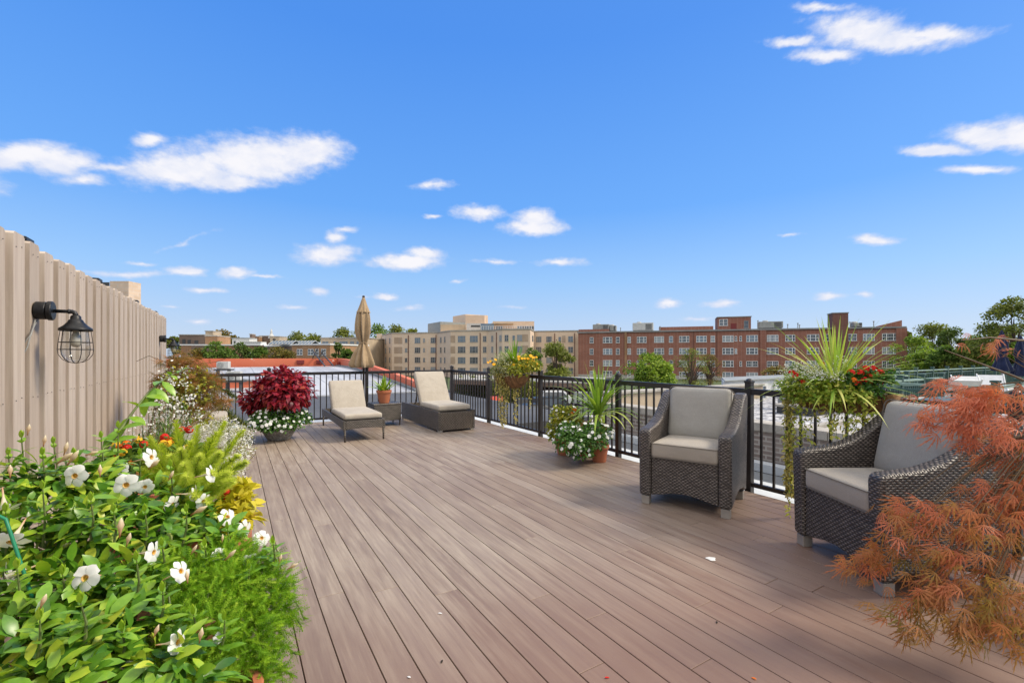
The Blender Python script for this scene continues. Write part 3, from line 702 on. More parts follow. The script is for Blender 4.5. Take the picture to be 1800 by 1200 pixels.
# ================================================================== armchairs
def armchair(loc, rz, label):
    t = thing('wicker_armchair', label, 'armchair', loc, rz, 'wicker armchairs')
    prof = [(-.36, .075), (-.30, .085), (-.2, .125), (0, .15), (.18, .125), (.27, .085), (.335, .075), (.37, .4), (.405, .80), (.42, .955), (.37, .975), (.31, .965),
            (.25, .93), (.17, .865), (.08, .79), (-.02, .735), (-.13, .70), (-.24, .683), (-.33, .675), (-.37, .66), (-.375, .62), (-.368, .4)]
    for sx in (-1, 1):
        b = MB(); b.prism(prof, sx*.265, sx*.365, 'YZ'); b.build('armrest', M['wicker'], t, local=True, bevel=.024, segs=3, smooth=False)
    b = MB(); b.prism([(-.262, .09), (-.2, .1), (-.1, .125), (0, .135), (.1, .125), (.2, .1), (.262, .09), (.262, .43), (-.262, .43)], -.345, -.315, 'XZ'); b.build('front_panel', M['wicker'], t, local=True, bevel=.006)
    b = MB(); b.prism([(.30, .1), (.345, .1), (.415, .94), (.36, .955), (.325, .94), (.26, .45)], -.262, .262, 'YZ'); b.build('back_panel', M['wicker'], t, local=True, bevel=.012, segs=2)
    b = MB(); b.bb(-.262, .262, -.313, .28, .38, .41); b.build('seat_base', M['wicker'], t, local=True)
    b = MB(); b.box((0, 0, .0375), (.066, .066, .075)); f0 = b.build('foot', M['foot'], t, local=True, bevel=.004)
    for i, (x, y) in enumerate(((-.315, -.315), (.315, -.315), (-.315, .29), (.315, .29))):
        f = f0 if i == 0 else dup(f0, t); f.location = (x, y, 0)
    cushion('seat_cushion', M['cush'], t, .535, .60, .135, (0, -.055, .487), 0, .03, .012, M['piping'])
    cushion('back_cushion', M['cush_b'], t, .535, .50, .15, (0, .215, .765), R(78), .05, .02, M['piping'])
    return t
a1 = armchair((3.675, 2.75, 0), R(-67), 'dark wicker armchair with taupe cushions in front of the railing post, fully in view')
a2 = armchair((3.60, 1.23, 0), R(-120), 'dark wicker armchair with taupe cushions standing behind the red maple')
for a_ in (a1, a2): a_.scale = (1.07, 1.05, 1.02)
# ================================================================== loungers
t = thing('sun_lounger', 'cream cushioned wicker lounger on thin legs, beside the burgundy planter', 'sun lounger', (1.77, 8.4, 0), 0, 'wicker sun loungers')
x0, x1, y0, y1 = -.325, .325, -1.02, 1.02
for sx in (-1, 1):
    b = MB(); b.prism([(y0, .19), (y0+.1, .2), (-.3, .215), (.3, .215), (y1-.1, .2), (y1, .19), (y1, .33), (y0, .33)], sx*.29, sx*.325, 'YZ'); b.build('side_rail', M['wicker_l'], t, local=True, bevel=.006)
for y in (y0, y1-.035):
    b = MB(); b.prism([(-.289, .19), (-.2, .2), (0, .215), (.2, .2), (.289, .19), (.289, .33), (-.289, .33)], y, y+.035, 'XZ'); b.build('end_rail', M['wicker_l'], t, local=True, bevel=.006)
b = MB(); b.bb(-.288, .288, y0+.04, .1, .295, .32); b.build('seat_slats', M['wicker_l'], t, local=True)
b = MB(); b.tube([(0, 0, 0), (0, 0, .2)], [.013, .019], 10); l0 = b.build('leg', M['wicker_l'], t, local=True, smooth=True)
for i, (x, y) in enumerate(((-.3, y0+.02), (.3, y0+.02), (-.3, y1-.02), (.3, y1-.02))):
    l = l0 if i == 0 else dup(l0, t); l.location = (x, y, 0)
def backrest(t, wd, hy, hz, ang, L, seatL, frame, m, th=.09, z0=.33):
    d = Vector((0, cos(ang), sin(ang))); nn = Vector((0, -sin(ang), cos(ang)))
    b = MB(); c = Vector((0, hy, hz-.02))
    b.box(c+d*L/2-nn*.012, (wd-.02, L, .022), rx=ang); 
    for sx in (-1, 1): b.tube([c+Vector((sx*(wd/2-.02), 0, 0))-nn*.01, c+Vector((sx*(wd/2-.02), 0, 0))+d*L-nn*.01], .016, 8)
    b.tube([c+d*L*.6+Vector((-wd/2+.05, 0, 0)), Vector((-wd/2+.05, hy+L*.62, z0-.05))], .01, 6); b.tube([c+d*L*.6+Vector((wd/2-.05, 0, 0)), Vector((wd/2-.05, hy+L*.62, z0-.05))], .01, 6)
    b.build('backrest', frame, t, local=True)
    cushion('back_cushion', m, t, wd, L+.03, th, tuple(c+d*(L/2+.015)+nn*(th/2+.003)), ang, .035, .012)
    cushion('seat_cushion', m, t, wd, seatL, th, (0, hy-seatL/2+.03, hz+th/2-.012), 0, .035, .012)
backrest(t, .60, .16, .345, R(58), .60, 1.14, M['wicker_l'], M['cream'])
t = thing('sun_lounger', 'cream cushioned lounger on a boxy ribbed wicker base, in the far corner', 'sun lounger', (3.4, 8.48, 0), 0, 'wicker sun loungers')
for sx in (-1, 1):
    b = MB(); b.bb(sx*.315, sx*.355, -1.03, 1.03, .035, .37); b.build('side_panel', M['wicker_l'], t, local=True, bevel=.008)
for y in (-1.03, .99):
    b = MB(); b.bb(-.314, .314, y+.005, y+.035, .035, .34); b.build('end_panel', M['wicker_r'], t, local=True, bevel=.005)
b = MB(); b.bb(-.313, .313, -.99, .2, .31, .35); b.build('seat_slats', M['wicker_l'], t, local=True)
b = MB(); b.box((0, 0, .0165), (.07, .07, .033)); f0 = b.build('foot', M['foot'], t, local=True, bevel=.003)
for i, (x, y) in enumerate(((-.31, -.985), (.31, -.985), (-.31, .985), (.31, .985))):
    f = f0 if i == 0 else dup(f0, t); f.location = (x, y, 0)
backrest(t, .63, .02, .375, R(57), .72, .99, M['wicker_r'], M['cream'], .1, .36)
# side table
t = thing('side_table', 'square wicker side table between the two loungers', 'side table', (2.52, 8.95, 0))
b = MB(); b.bb(-.27, .27, -.25, .25, .40, .43); b.build('table_top', M['wicker_l'], t, local=True, bevel=.01)
for a in range(4):
    b = MB(); b.box((0, 0, .25), (.52 if a % 2 == 0 else .46, .025, .295))
    o = b.build('side_panel', M['wicker_l'], t, local=True, bevel=.005); o.rotation_euler = (0, 0, R(90*a))
    dd = .235 if a % 2 == 0 else .25
    o.location = (0, -dd, 0) if a == 0 else ((dd, 0, 0) if a == 1 else ((0, dd, 0) if a == 2 else (-dd, 0, 0)))
b = MB(); b.tube([(0, 0, 0), (0, 0, .12)], [.012, .016], 10); l0 = b.build('leg', M['wicker_l'], t, local=True)
for i, (x, y) in enumerate(((-.24, -.22), (.24, -.22), (-.24, .22), (.24, .22))):
    l = l0 if i == 0 else dup(l0, t); l.location = (x, y, 0)
# flat cushioned bench at the left
t = thing('cushioned_bench', 'low pale bench with a flat cream cushion behind the flower bed', 'bench', (-.42, 8.3, 0))
b = MB(); b.bb(-.33, .33, -1.06, 1.05, .12, .45); b.build('base', M['acpale'], t, local=True, bevel=.006)
cushion('seat_cushion', M['cream'], t, .68, 2.14, .1, (0, 0, .503), 0, .035, .012)
for i, (x, y) in enumerate(((-.3, -1.03), (.3, -1.03), (-.3, 1.02), (.3, 1.02))):
    b = MB(); b.box((x, y, .06), (.05, .05, .12)); b.build('leg', M['whitep'], t, local=True, bevel=.003)
# umbrella
t = thing('patio_umbrella', 'closed tan patio umbrella tied at the waist at the far railing', 'umbrella', (2.33, 9.83, 0))
b = MB(); b.tube([(0, 0, .02), (0, 0, 2.55)], .021, 14); b.build('pole', M['rail'], t, local=True, smooth=True)
b = MB(); b.lathe((0, 0, 0), [(.21, 0), (.215, .02), (.2, .045), (.05, .06), (.03, .065), (.03, .25), (.026, .255)], 24); b.build('base', M['rail'], t, local=True)
def fold(a, z):
    amp = min(.36, .03+(2.55-z)*.5)
    return 1+amp*(.7*cos(8*a+z*1.5)+.3*cos(13*a+2+z*3))-(.1*cos(3*a+1))*(1 if z < 1.5 else .4)
b = MB()
b.lathe((0, 0, 0), [(.02, 2.585), (.045, 2.52), (.075, 2.42), (.115, 2.30), (.135, 2.26)], 64, fold=lambda a, z: 1+.12*max(0, (2.55-z)*3)*cos(8*a), cap=False)
b.build('vent_cap', M['canvas'], t, local=True, smooth=True)
b = MB(); b.lathe((0, 0, 0), [(.07, 2.38), (.115, 2.28), (.128, 2.16), (.135, 2.0), (.13, 1.85), (.108, 1.74), (.075, 1.655), (.064, 1.62), (.072, 1.585), (.11, 1.50), (.155, 1.38), (.19, 1.26), (.212, 1.17), (.19, 1.12), (.17, 1.10)], 96, fold=fold, cap=False)
o = b.build('canopy', M['canvas'], t, local=True, smooth=True)
b = MB(); b.tube([(.075*cos(a), .075*sin(a), 1.62+.006*sin(3*a)) for a in np.linspace(0, 2*pi, 25)], .012, 8, cap=False); b.build('tie_strap', M['canvas'], t, local=True, smooth=True)
b = MB(); b.lathe((0, 0, 0), [(.022, 2.575), (.03, 2.59), (.026, 2.61), (.008, 2.62)], 14); b.build('finial', M['rail'], t, local=True)
b = MB()
for j in range(8):
    a = 2*pi*j/8; b.tube([(.03*cos(a), .03*sin(a), 2.4), (.1*cos(a), .1*sin(a), 1.9), (.05*cos(a), .05*sin(a), 1.6), (.15*cos(a), .15*sin(a), 1.14)], .007, 6)
b.build('ribs', M['acdark'], t, local=True)
# pale worn spot
b = MB(); pw = W(1250, 982, 1.35*800/357.)
b.lathe((pw.x, pw.y, .001), [(.026, 0), (.03, .002), (.028, .003)], 18, fold=lambda a, z: 1+.15*cos(3*a)+.1*cos(5*a+1))
tag(b.build('round_disc', M['wtrim'], origin=(pw.x, pw.y, 0)), 'small pale round disc lying on the deck boards in front of the armchairs', 'disc')
# ================================================================== background
def Wp(px, Z, z): v = W(px, 625, Z); v.z = z; return v
def hit(px, A, B):
    """point of segment A-B (plan) seen at image column px"""
    d = W(px, 625, 1)-Vector((0, 0, CH)); e = B-A
    den = d.x*e.y-d.y*e.x; s = (d.y*A.x-d.x*A.y)/den*-1 if False else (A.x*d.y-A.y*d.x)/(d.x*e.y-d.y*e.x)
    return s
_wc = {}
def window(parent, pos, ang, w_, h_, kind, trim, glass, deep=.06, bars=True):
    """window facing direction ang (normal)"""
    key = (round(w_, 2), round(h_, 2), kind, trim.name, glass.name)
    if key not in _wc:
        b = MB(); fw = .09
        b.bb(-w_/2, w_/2, -deep, .0, h_/2-fw, h_/2); b.bb(-w_/2-.06, w_/2+.06, -deep-.04, .0, -h_/2-.02, -h_/2+.09)
        b.bb(-w_/2, -w_/2+fw, -deep, .0, -h_/2+.091, h_/2-fw-.001); b.bb(w_/2-fw, w_/2, -deep, .0, -h_/2+.091, h_/2-fw-.001)
        ms = {'1': [], '2': [0], '3': [-.22, .22], '0': []}[kind[0]]
        for m_ in ms: b.bb(m_*w_-.075, m_*w_+.075, -deep+.004, 0, -h_/2+.092, h_/2-fw-.002)
        if kind[0] != '0': b.bb(-w_/2+fw+.001, w_/2-fw-.001, -deep+.012, -.002, -.035, .035)
        if bars:
            ed = [-w_/2+fw]+[m_*w_ for m_ in ms]+[w_/2-fw]
            for a, c in zip(ed, ed[1:]):
                nb = max(1, int(round((c-a)/.32)))
                for j in range(1, nb): x = a+(c-a)*j/nb; b.bb(x-.016, x+.016, -deep+.02, -.004, -h_/2+.093, h_/2-fw-.003)
        o = b.build('window', trim, parent, local=True)
        g = MB(); g.bb(-w_/2+.03, w_/2-.03, -deep+.035, -.006, -h_/2+.05, h_/2-.03); g.build('pane', glass, o, local=True)
        _wc[key] = o
    else:
        o = dup(_wc[key], parent)
    o.location = pos-parent.location; o.rotation_euler = (0, 0, ang)
    return o
def facade(root, A, B, cols, rows, trim, h_=1.55, frac_blind=.3, glasses=None, deep=.06, out=.012):
    """A left, B right (as seen); cols: list of (px, width, kind[, rows])"""
    e = (B-A); n = Vector((e.y, -e.x, 0)).normalized()
    if n.dot(Vector((0, 0, 0))-A) < 0: n = -n
    ang = math.atan2(n.x, -n.y)
    for col in cols:
        px, w_, kind = col[:3]; s = hit(px, A, B); p = A+e*s
        rr = col[3] if len(col) > 3 else range(len(rows))
        for i in rr:
            if i >= len(rows): continue
            g = random.choice([M['glass'], M['glass'], M['blind'], M['glass_blue']]) if glasses is None else random.choice(glasses)
            hh = h_*(col[4] if len(col) > 4 else 1)
            window(root, Vector((p.x, p.y, rows[i]))+n*out, ang, w_, hh, kind, trim, g, deep)
    return n, ang
def block(parent, name, pts, z0, z1, m, **kw):
    b = MB(); b.prism([(p.x, p.y) for p in pts], z0, z1, 'XY'); return b.build(name, m, parent, **kw)
def strip(parent, name, A, B, z0, z1, th, m, out=.0, rnd=.5):
    """a band lying on the facade A-B, proud by th, with its ends"""
    e = (B-A).normalized(); n = Vector((e.y, -e.x, 0))
    if n.dot(-A) < 0: n = -n
    b = MB(); b.prism([((A+n*out).x, (A+n*out).y), ((B+n*out).x, (B+n*out).y), ((B+n*(out+th)).x, (B+n*(out+th)).y), ((A+n*(out+th)).x, (A+n*(out+th)).y)], z0, z1, 'XY')
    return b.build(name, m, parent)
def vstrip(parent, name, A, B, px, w_, z0, z1, th, m, out=.0):
    s = hit(px, A, B); e = (B-A).normalized(); p = A+(B-A)*s
    return strip(parent, name, p-e*w_/2, p+e*w_/2, z0, z1, th, m, out)
GZ = -4.5
# ---- red brick apartment building
A = Wp(1016.5, 119, 0); B = Wp(1590, 96.5, 0); A.z = B.z = 0
e = (B-A).normalized(); nb_ = Vector((e.y, -e.x, 0)); nb_ = nb_ if nb_.dot(-A) > 0 else -nb_
back = -nb_*16
t = thing('brick_apartment_building', 'long four-storey red brick apartment block with white windows across the right half', 'apartment building', ((A+B)/2).to_tuple()[:2]+(GZ,))
block(t, 'wall', [A, B, B+back, A+back], GZ, 7.45, M['brick_red'])
RT = 7.45
strip(t, 'cornice', A-e*.25, B+e*.25, RT-.22, RT+.12, .35, M['cornice'])
block(t, 'roof', [A+nb_*-.01, B-nb_*.01, B+back, A+back], RT+.002, RT+.1, M['cornice'])
strip(t, 'foundation_band', A, B, GZ, GZ+1.0, .06, M['coping'])
for px, w_, m_ in ((1100, .55, M['brick_tan']), (1341, 1.3, M['brick_red']), (1584, 1.9, M['brick_red'])):
    vstrip(t, 'pilaster', A, B, px, w_, GZ+1.1, RT-.24, .3, m_)
for px in (1219, 1260, 1461): vstrip(t, 'downspout', A, B, px, .14, GZ+1.1, RT-.24, .14, M['brick_tower'])
rows = [5.35, 2.42, -.55, -3.3]
cols = [(1040, .95, '1'), (1068, 2.3, '3'), (1086, .9, '1'), (1106, .85, '1'), (1128, 2.3, '3'), (1158.5, 2.3, '3'), (1179.5, .95, '1'), (1202.6, 2.3, '3'),
 (1233, 2.3, '3'), (1253, .95, '1'), (1279.6, 2.4, '3'), (1293.5, .5, '1', (0, 1), .8), (1302, .5, '1', (0, 2), .8), (1322, 2.4, '3', (0, 1, 3)), (1358, 2.35, '3', (0, 1, 3)), (1389, 1.95, '3'),
 (1429, 2.35, '3'), (1453, .95, '1'), (1497, 1.9, '2'), (1527, 2.1, '3'), (1564.5, 2.8, '3')]
facade(t, A, B, cols, rows, M['wtrim'], 1.55)
facade(t, A, B, [(1322, 2.4, '2'), (1358, 2.35, '2')], [-.55], M['wtrim'], 1.3, glasses=[M['glass']])
# chimney tower
s0, s1 = hit(1461, A, B), hit(1488.5, A, B); p0, p1 = A+(B-A)*s0, A+(B-A)*s1
block(t, 'chimney_tower', [p0+nb_*.9, p1+nb_*.9, p1-nb_*2.4, p0-nb_*2.4], GZ, 10.6, M['brick_tower'])
block(t, 'chimney_cap', [p0+nb_*1.0-e*.1, p1+nb_*1.0+e*.1, p1-nb_*2.5+e*.1, p0-nb_*2.5-e*.1], 10.603, 10.8, M['cornice'])
# parapets and roof house
def roofpt(px, off): s = hit(px, A, B); return A+(B-A)*s-nb_*off
block(t, 'roof_parapet', [roofpt(1158, 1.5), roofpt(1255, 1.5), roofpt(1255, 2), roofpt(1158, 2)], RT+.1, RT+1.05, M['brick_red'])
block(t, 'roof_parapet', [roofpt(1016.6, .3), roofpt(1070, .3), roofpt(1070, .8), roofpt(1016.6, .8)], RT+.1, RT+.75, M['brick_red'])
p0, p1 = roofpt(1263, 2.2), roofpt(1323, 2.2)
block(t, 'roof_house', [p0, p1, p1-nb_*6, p0-nb_*6], RT+.1, 10.55, M['brick_red'])
block(t, 'roof_house_coping', [p0+nb_*.15-e*.15, p1+nb_*.15+e*.15, p1-nb_*6.1, p0-nb_*6.1], 10.553, 10.75, M['cornice'])
window(t, Vector((*(p0+(p1-p0)*.18).xy, 9.35))+nb_*.012, math.atan2(nb_.x, -nb_.y), 1.9, 1.6, '2', M['wtrim'], M['glass'])
window(t, Vector((*(p0+(p1-p0)*.86).xy, 8.75))+nb_*.012, math.atan2(nb_.x, -nb_.y), 1.0, 1.9, '1', M['dtrim'], M['glass'])
strip(t, 'roof_door', p0+(p1-p0)*.4, p0+(p1-p0)*.57, RT+.1, 9.1, .08, M['reddoor'])
b = MB(); q0, q1 = roofpt(1545, 1.0), roofpt(1589.5, 1.0)
b.add([q0+Vector((0, 0, RT+.1)), q1+Vector((0, 0, RT+.1)), q1+Vector((0, 0, RT+1.5)), q0+Vector((0, 0, RT+.3))]+[v-nb_*.5 for v in (q0+Vector((0, 0, RT+.1)), q1+Vector((0, 0, RT+.1)), q1+Vector((0, 0, RT+1.5)), q0+Vector((0, 0, RT+.3)))],
      [(0, 1, 2, 3), (7, 6, 5, 4), (0, 4, 5, 1), (1, 5, 6, 2), (2, 6, 7, 3), (3, 7, 4, 0)]); b.build('sloped_parapet', M['brick_red'], t)
# rooftop machines (each a thing)
def acbox(px0, px1, off, h_, label, m_=None, dep=2.5, grille=True):
    p0, p1 = roofpt(px0, off), roofpt(px1, off); c = (p0+p1)/2
    g = thing('rooftop_unit', label, 'air conditioner', (c.x, c.y, RT+.1))
    L = (p1-p0).length; ang = math.atan2(e.y, e.x)
    b = MB(); b.box((c.x, c.y, RT+.35+h_/2), (L, dep, h_), rz=ang); b.build('casing', m_ or M['acgrey'], g, bevel=.06)
    b = MB()
    for sx in (-.42, .42): b.box((c.x+e.x*sx*L, c.y+e.y*sx*L, RT+.225), (.25, dep*.9, .25), rz=ang)
    b.build('skid', M['acdark'], g)
    if grille:
        b = MB()
        for i in range(7): b.box((c.x+nb_.x*(dep/2+.02)+e.x*L*.28, c.y+nb_.y*(dep/2+.02)+e.y*L*.28, RT+.6+h_*.11*i), (L*.3, .04, h_*.06), rz=ang)
        b.build('grille', M['acdark'], g)
        b = MB(); b.lathe((c.x-e.x*L*.2, c.y-e.y*L*.2, RT+.351+h_), [(.55, 0), (.6, .05), (.55, .3), (.45, .32)], 20); b.build('fan_cowl', M['acpale'], g)
    return g
acbox(1040, 1069, 3, 1.75, 'boxy grey rooftop unit at the left end of the red brick block')
acbox(1070, 1081, 3.5, 1.4, 'small narrow grey rooftop unit beside the boxy one on the red brick block')
acbox(1111, 1148, 3, 1.9, 'wide pale grey rooftop unit left of the brick roof house', M['acpale'])
acbox(1337, 1380, 3, 1.55, 'wide grey rooftop unit right of the brick roof house')
acbox(1505, 1520, 2.5, .8, 'low small rooftop unit right of the tall brick chimney')
for i, (px, h_) in enumerate(((1334, 1.9), (1387, .9), (1405, 1.1), (1408, .7), (1540, 1.2), (1090, .8), (1160, 1.0), (1498, 1.1))):
    p = roofpt(px, 1.2); b = MB(); b.tube([(p.x, p.y, RT+.1), (p.x, p.y, RT+.1+h_)], .09, 8); b.lathe((p.x, p.y, RT+.1+h_), [(.17, 0), (.19, .12), (.05, .2)], 10)
    lab = ['tall thin vent pipe just right of the brick roof house', 'short vent pipe by the right grey rooftop unit', 'capped vent pipe between the grey unit and the tall chimney', 'lower of two neighbouring vent pipes left of the tall chimney',
           'vent pipe near the right end of the brick block roof', 'short vent pipe between the two left rooftop units', 'vent pipe right of the wide pale rooftop unit', 'vent pipe just right of the tall brick chimney'][i]
    tag(b.build('vent_pipe', M['acgrey'], origin=(p.x, p.y, RT+.1)), lab, 'vent pipe', 'vent pipes on the brick block roof')
# ---- beige complex
Z_ = [(662.5, 150), (671, 150), (671.5, 149), (689, 136), (768, 133), (768.5, 132.9), (792, 123.5), (843, 122), (857, 122), (857.5, 121.9), (883, 116.5), (932, 115.5), (939, 126), (1019, 123)]
P = [Wp(px, Z, 0) for px, Z in Z_]
for p in P: p.z = 0
t = thing('apartment_complex', 'beige brick apartment complex with stepped bays at the centre', 'apartment building', (P[6].x, P[6].y, GZ))
far = [P[-1]+Vector((12, 26, 0)), P[0]+Vector((6, 20, 0))]
BT = 7.95
block(t, 'wall', P+far, GZ, BT, M['brick_beige'])
cx_ = sum(p.x for p in P)/len(P)
# coping
b = MB(); 
for p_, q_ in zip(P, P[1:]):
    d_ = (q_-p_); 
    if d_.length < 1.2: continue
    dn_ = d_.normalized(); n_ = Vector((dn_.y, -dn_.x, 0)); n_ = n_ if n_.dot(-p_) > 0 else -n_
    b.prism([(v.x, v.y) for v in (p_-n_*.2, q_-n_*.2, q_+n_*.15, p_+n_*.15)], BT+.003, BT+.3, 'XY')
b.build('coping', M['coping'], t)
rb = [5.85, 2.98, .1, -2.75]
bt = M['dtrim']
seg = lambda i, j: (P[i], P[j])
facade(t, *seg(2, 3), [(678, 1.3, '2'), (685.3, 1.3, '2')], rb, bt, 1.65)
facade(t, *seg(3, 4), [(714, .75, '1', (0, 1, 2, 3), .75), (734, 1.75, '3'), (745.5, .55, '1', (0, 1, 2, 3), .75), (762, 1.75, '3')], rb, bt, 1.65)
facade(t, *seg(5, 6), [(775, 1.2, '1'), (782, 1.0, '1')], rb, bt, 1.6)
facade(t, *seg(6, 7), [(811.5, 2.1, '3'), (833, 2.2, '3')], rb, bt, 1.75)
facade(t, *seg(7, 8), [(852, .9, '2')], rb, bt, 1.6)
facade(t, *seg(9, 10), [(865.5, .9, '1'), (880, 1.0, '2')], rb, bt, 1.6)
facade(t, *seg(10, 11), [(890.5, 1.0, '2'), (903, .65, '1', (0, 1, 2), .8), (913.5, 1.35, '2')], rb, bt, 1.65)
facade(t, *seg(12, 13), [(947, 1.5, '3'), (965, 1.5, '3'), (984, .7, '1', (0, 1, 2, 3), .8), (1003, 1.3, '2')], rb, bt, 1.6)
window(t, P[11]+(P[12]-P[11])*.45+Vector((0, 0, rb[0])), 0, .8, 1.6, '1', bt, M['glass'])
for (i, j, px, w_) in ((3, 4, 700, 2.6), (6, 7, 796, 1.3), (10, 11, 923, 1.6), (12, 13, 991, .9)):
    for z in rb: vstrip(t, 'brick_panel', P[i], P[j], px, w_, z-.95, z+.95, .05, M['brick_panel'])
for (i, j, px) in ((3, 4, 718), (3, 4, 766.5), (7, 8, 844), (9, 10, 873), (12, 13, 975), (12, 13, 1010)): vstrip(t, 'downspout', P[i], P[j], px, .2, GZ, BT-.5, .16, M['brick_tower'])
strip(t, 'bright_pier', P[0], P[1], GZ, BT+.6, .3, M['brick_beige'])
def rb_(name, x0, x1, Z0, dz, y0, y1, m_, par=t, dep=None):
    a_, b_ = Wp(x0, Z0, 0), Wp(x1, Z0+dz, 0); a_.z = b_.z = 0
    z0 = CH+(625-y1)/F*Z0; z1 = CH+(625-y0)/F*Z0; ee = (b_-a_).normalized(); nn = Vector((ee.y, -ee.x, 0)); nn = nn if nn.dot(-a_) > 0 else -nn
    d_ = dep or 8
    return block(par, name, [a_, b_, b_-nn*d_, a_-nn*d_], max(z0, BT-.02) if par is t else z0, z1, m_), a_, b_, nn
rb_('roof_structure', 752, 774, 141, -9, 569, 590, M['acgrey'])
rb_('roof_structure', 774.1, 818, 132, 1, 570, 590, M['stone_tan'])
rb_('penthouse', 796, 818, 150, -8, 556, 590, M['brick_beige'])
rb_('penthouse', 818.1, 852, 142, 0, 554, 590, M['brick_beige'])
_, a_, b_, nn = rb_('machine_housing', 820, 846, 131, 0, 568, 590, M['acpale'], dep=4)
strip(t, 'louvre', a_+(b_-a_)*.3, a_+(b_-a_)*.92, 9.6, 10.1, .06, M['acdark'])
_, a_, b_, nn = rb_('penthouse', 866, 939, 130, 0, 564.5, 590, M['brick_beige'])
facade(t, a_, b_, [(878, 1.7, '3'), (914, 1.6, '2'), (926, 2.6, '3'), (934.5, 1.3, '2')], [8.95], bt, 1.7, glasses=[M['glass_blue'], M['glass']])
b_0, b_1 = a_-(b_-a_)*.02+nn*.2, a_+(b_-a_)*.5+nn*.2
strip(t, 'awning', b_0, b_1, 10.25, 10.45, 3.0, M['stone_tan'])
strip(t, 'balcony_glass', Vector((*Wp(845, 127, 0).xy, 0)), Vector((*Wp(868, 127, 0).xy, 0)), BT+.3, 10.3, .1, M['glass_blue'])
b = MB(); 
for px in np.arange(846, 935, 4.2): p = Wp(px, 121.5 if px < 932 else 120, 0); b.bb(p.x-.04, p.x+.04, p.y-.04, p.y+.04, BT+.3, BT+1.3)
b.beam(Wp(846, 121.5, BT+1.3), Wp(934, 121.5, BT+1.3), .08, .08); b.beam(Wp(846, 121.5, BT+.9), Wp(934, 121.5, BT+.9), .04, .04); b.build('terrace_railing', M['whitep'], t)
p = Wp(773, 134, 0)
# ---- tan brick row houses on the left
def house(name, label, pxs, Zs, ztop, m_, cap=M['wtrim'], dep=14, cat='house'):
    A_, B_ = Wp(pxs[0], Zs[0], 0), Wp(pxs[1], Zs[1], 0); A_.z = B_.z = 0
    ee = (B_-A_).normalized(); nn = Vector((ee.y, -ee.x, 0)); nn = nn if nn.dot(-A_) > 0 else -nn
    g = thing(name, label, cat, (*((A_+B_)/2).xy, GZ)); pts = [A_, B_, B_-nn*dep, A_-nn*dep]
    block(g, 'wall', pts, GZ, ztop, m_)
    block(g, 'roof', [A_+nn*.2-ee*.2, B_+nn*.2+ee*.2, B_-nn*dep+ee*.2, A_-nn*dep-ee*.2], ztop+.003, ztop+.33, cap)
    return g, A_, B_, nn, ee
g, A_, B_, nn, ee = house('row_house', 'tan brick row house with four white windows and a ladder in front', (513, 580), (110, 106), 3.85, M['brick_tan'])
facade(g, A_, B_, [(527, 1.7, '2'), (546.5, 1.7, '2'), (557.5, 1.1, '1'), (569, 1.4, '2')], [2.2], M['wtrim'], 1.5, glasses=[M['glass']])
facade(g, A_, B_, [(527, 1.7, '2'), (546.5, 1.7, '2'), (569, 1.4, '2')], [-1.2], M['wtrim'], 1.5, glasses=[M['glass']])
g2, *_r = house('row_house', 'left side of the tan row house, its shade painted as darker brick', (463.5, 512.5), (126, 111), 3.8, M['brick_dark'])  # side wall of the tan house, shade put into the brick colour
g3, A3, B3, n3, e3 = house('row_house', 'wide tan brick house behind the trees at the left', (318, 463), (122, 125), 4.1, M['brick_tan'])
facade(g3, A3, B3, [(437, 1.0, '1'), (452, 1.0, '1')], [2.3], M['wtrim'], 1.4, glasses=[M['glass']])
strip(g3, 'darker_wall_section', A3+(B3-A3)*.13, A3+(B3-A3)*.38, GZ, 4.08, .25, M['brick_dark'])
# roof-top things on them
def roofbox(name, label, cat, x0, x1, Z, y0, y1, m_, dep=6, cap=None, holes=(), group=None):
    a_, b_ = Wp(x0, Z, 0), Wp(x1, Z, 0); a_.z = b_.z = 0; z0 = CH+(625-y1)/F*Z; z1 = CH+(625-y0)/F*Z
    ee = (b_-a_).normalized(); nn = Vector((ee.y, -ee.x, 0)); nn = nn if nn.dot(-a_) > 0 else -nn
    g = thing(name, label, cat, (*((a_+b_)/2).xy, z0), group=group)
    block(g, 'wall', [a_, b_, b_-nn*dep, a_-nn*dep], z0, z1, m_)
    if cap: block(g, 'coping', [a_+nn*.15-ee*.15, b_+nn*.15+ee*.15, b_-nn*dep, a_-nn*dep], z1+.003, z1+.25, cap)
    for (h0, h1, ya, yb) in holes: strip(g, 'opening', a_+(b_-a_)*h0, a_+(b_-a_)*h1, CH+(625-yb)/F*Z, CH+(625-ya)/F*Z, .05, M['acdark'])
    return g
roofbox('roof_house', 'brown brick roof house with two dark openings on the left row house', 'roof house', 315, 360, 130, 589, 607, M['brick_dark'], 6, M['coping'], ((.12, .25, 596, 606), (.33, .45, 597, 606), (.6, .75, 598, 606)))
roofbox('roof_house', 'orange brick roof house right of the dark-holed one', 'roof house', 360.5, 382, 128, 591, 607, M['brick_tan'], 6, M['coping'])
roofbox('roof_hut', 'small pale hut on top of the orange brick roof house', 'hut', 361, 374, 133, 582.5, 590, M['stone_tan'], 4, M['coping'])
roofbox('rooftop_unit', 'light blue-grey boxy unit on the left row house roof', 'air conditioner', 408, 438, 128, 595, 607, M['acpale'], 4, M['acgrey'], ((.1, .2, 599, 604),))
roofbox('rooftop_unit', 'low white unit at the roof edge left of the shaded house side', 'air conditioner', 430, 458, 124, 602, 607, M['wtrim'], 3, M['acpale'])
roofbox('brick_chimney', 'stubby orange brick chimney behind the pale rooftop unit', 'chimney', 443, 455, 140, 592, 607, M['brick_tan'], 3, M['coping'])
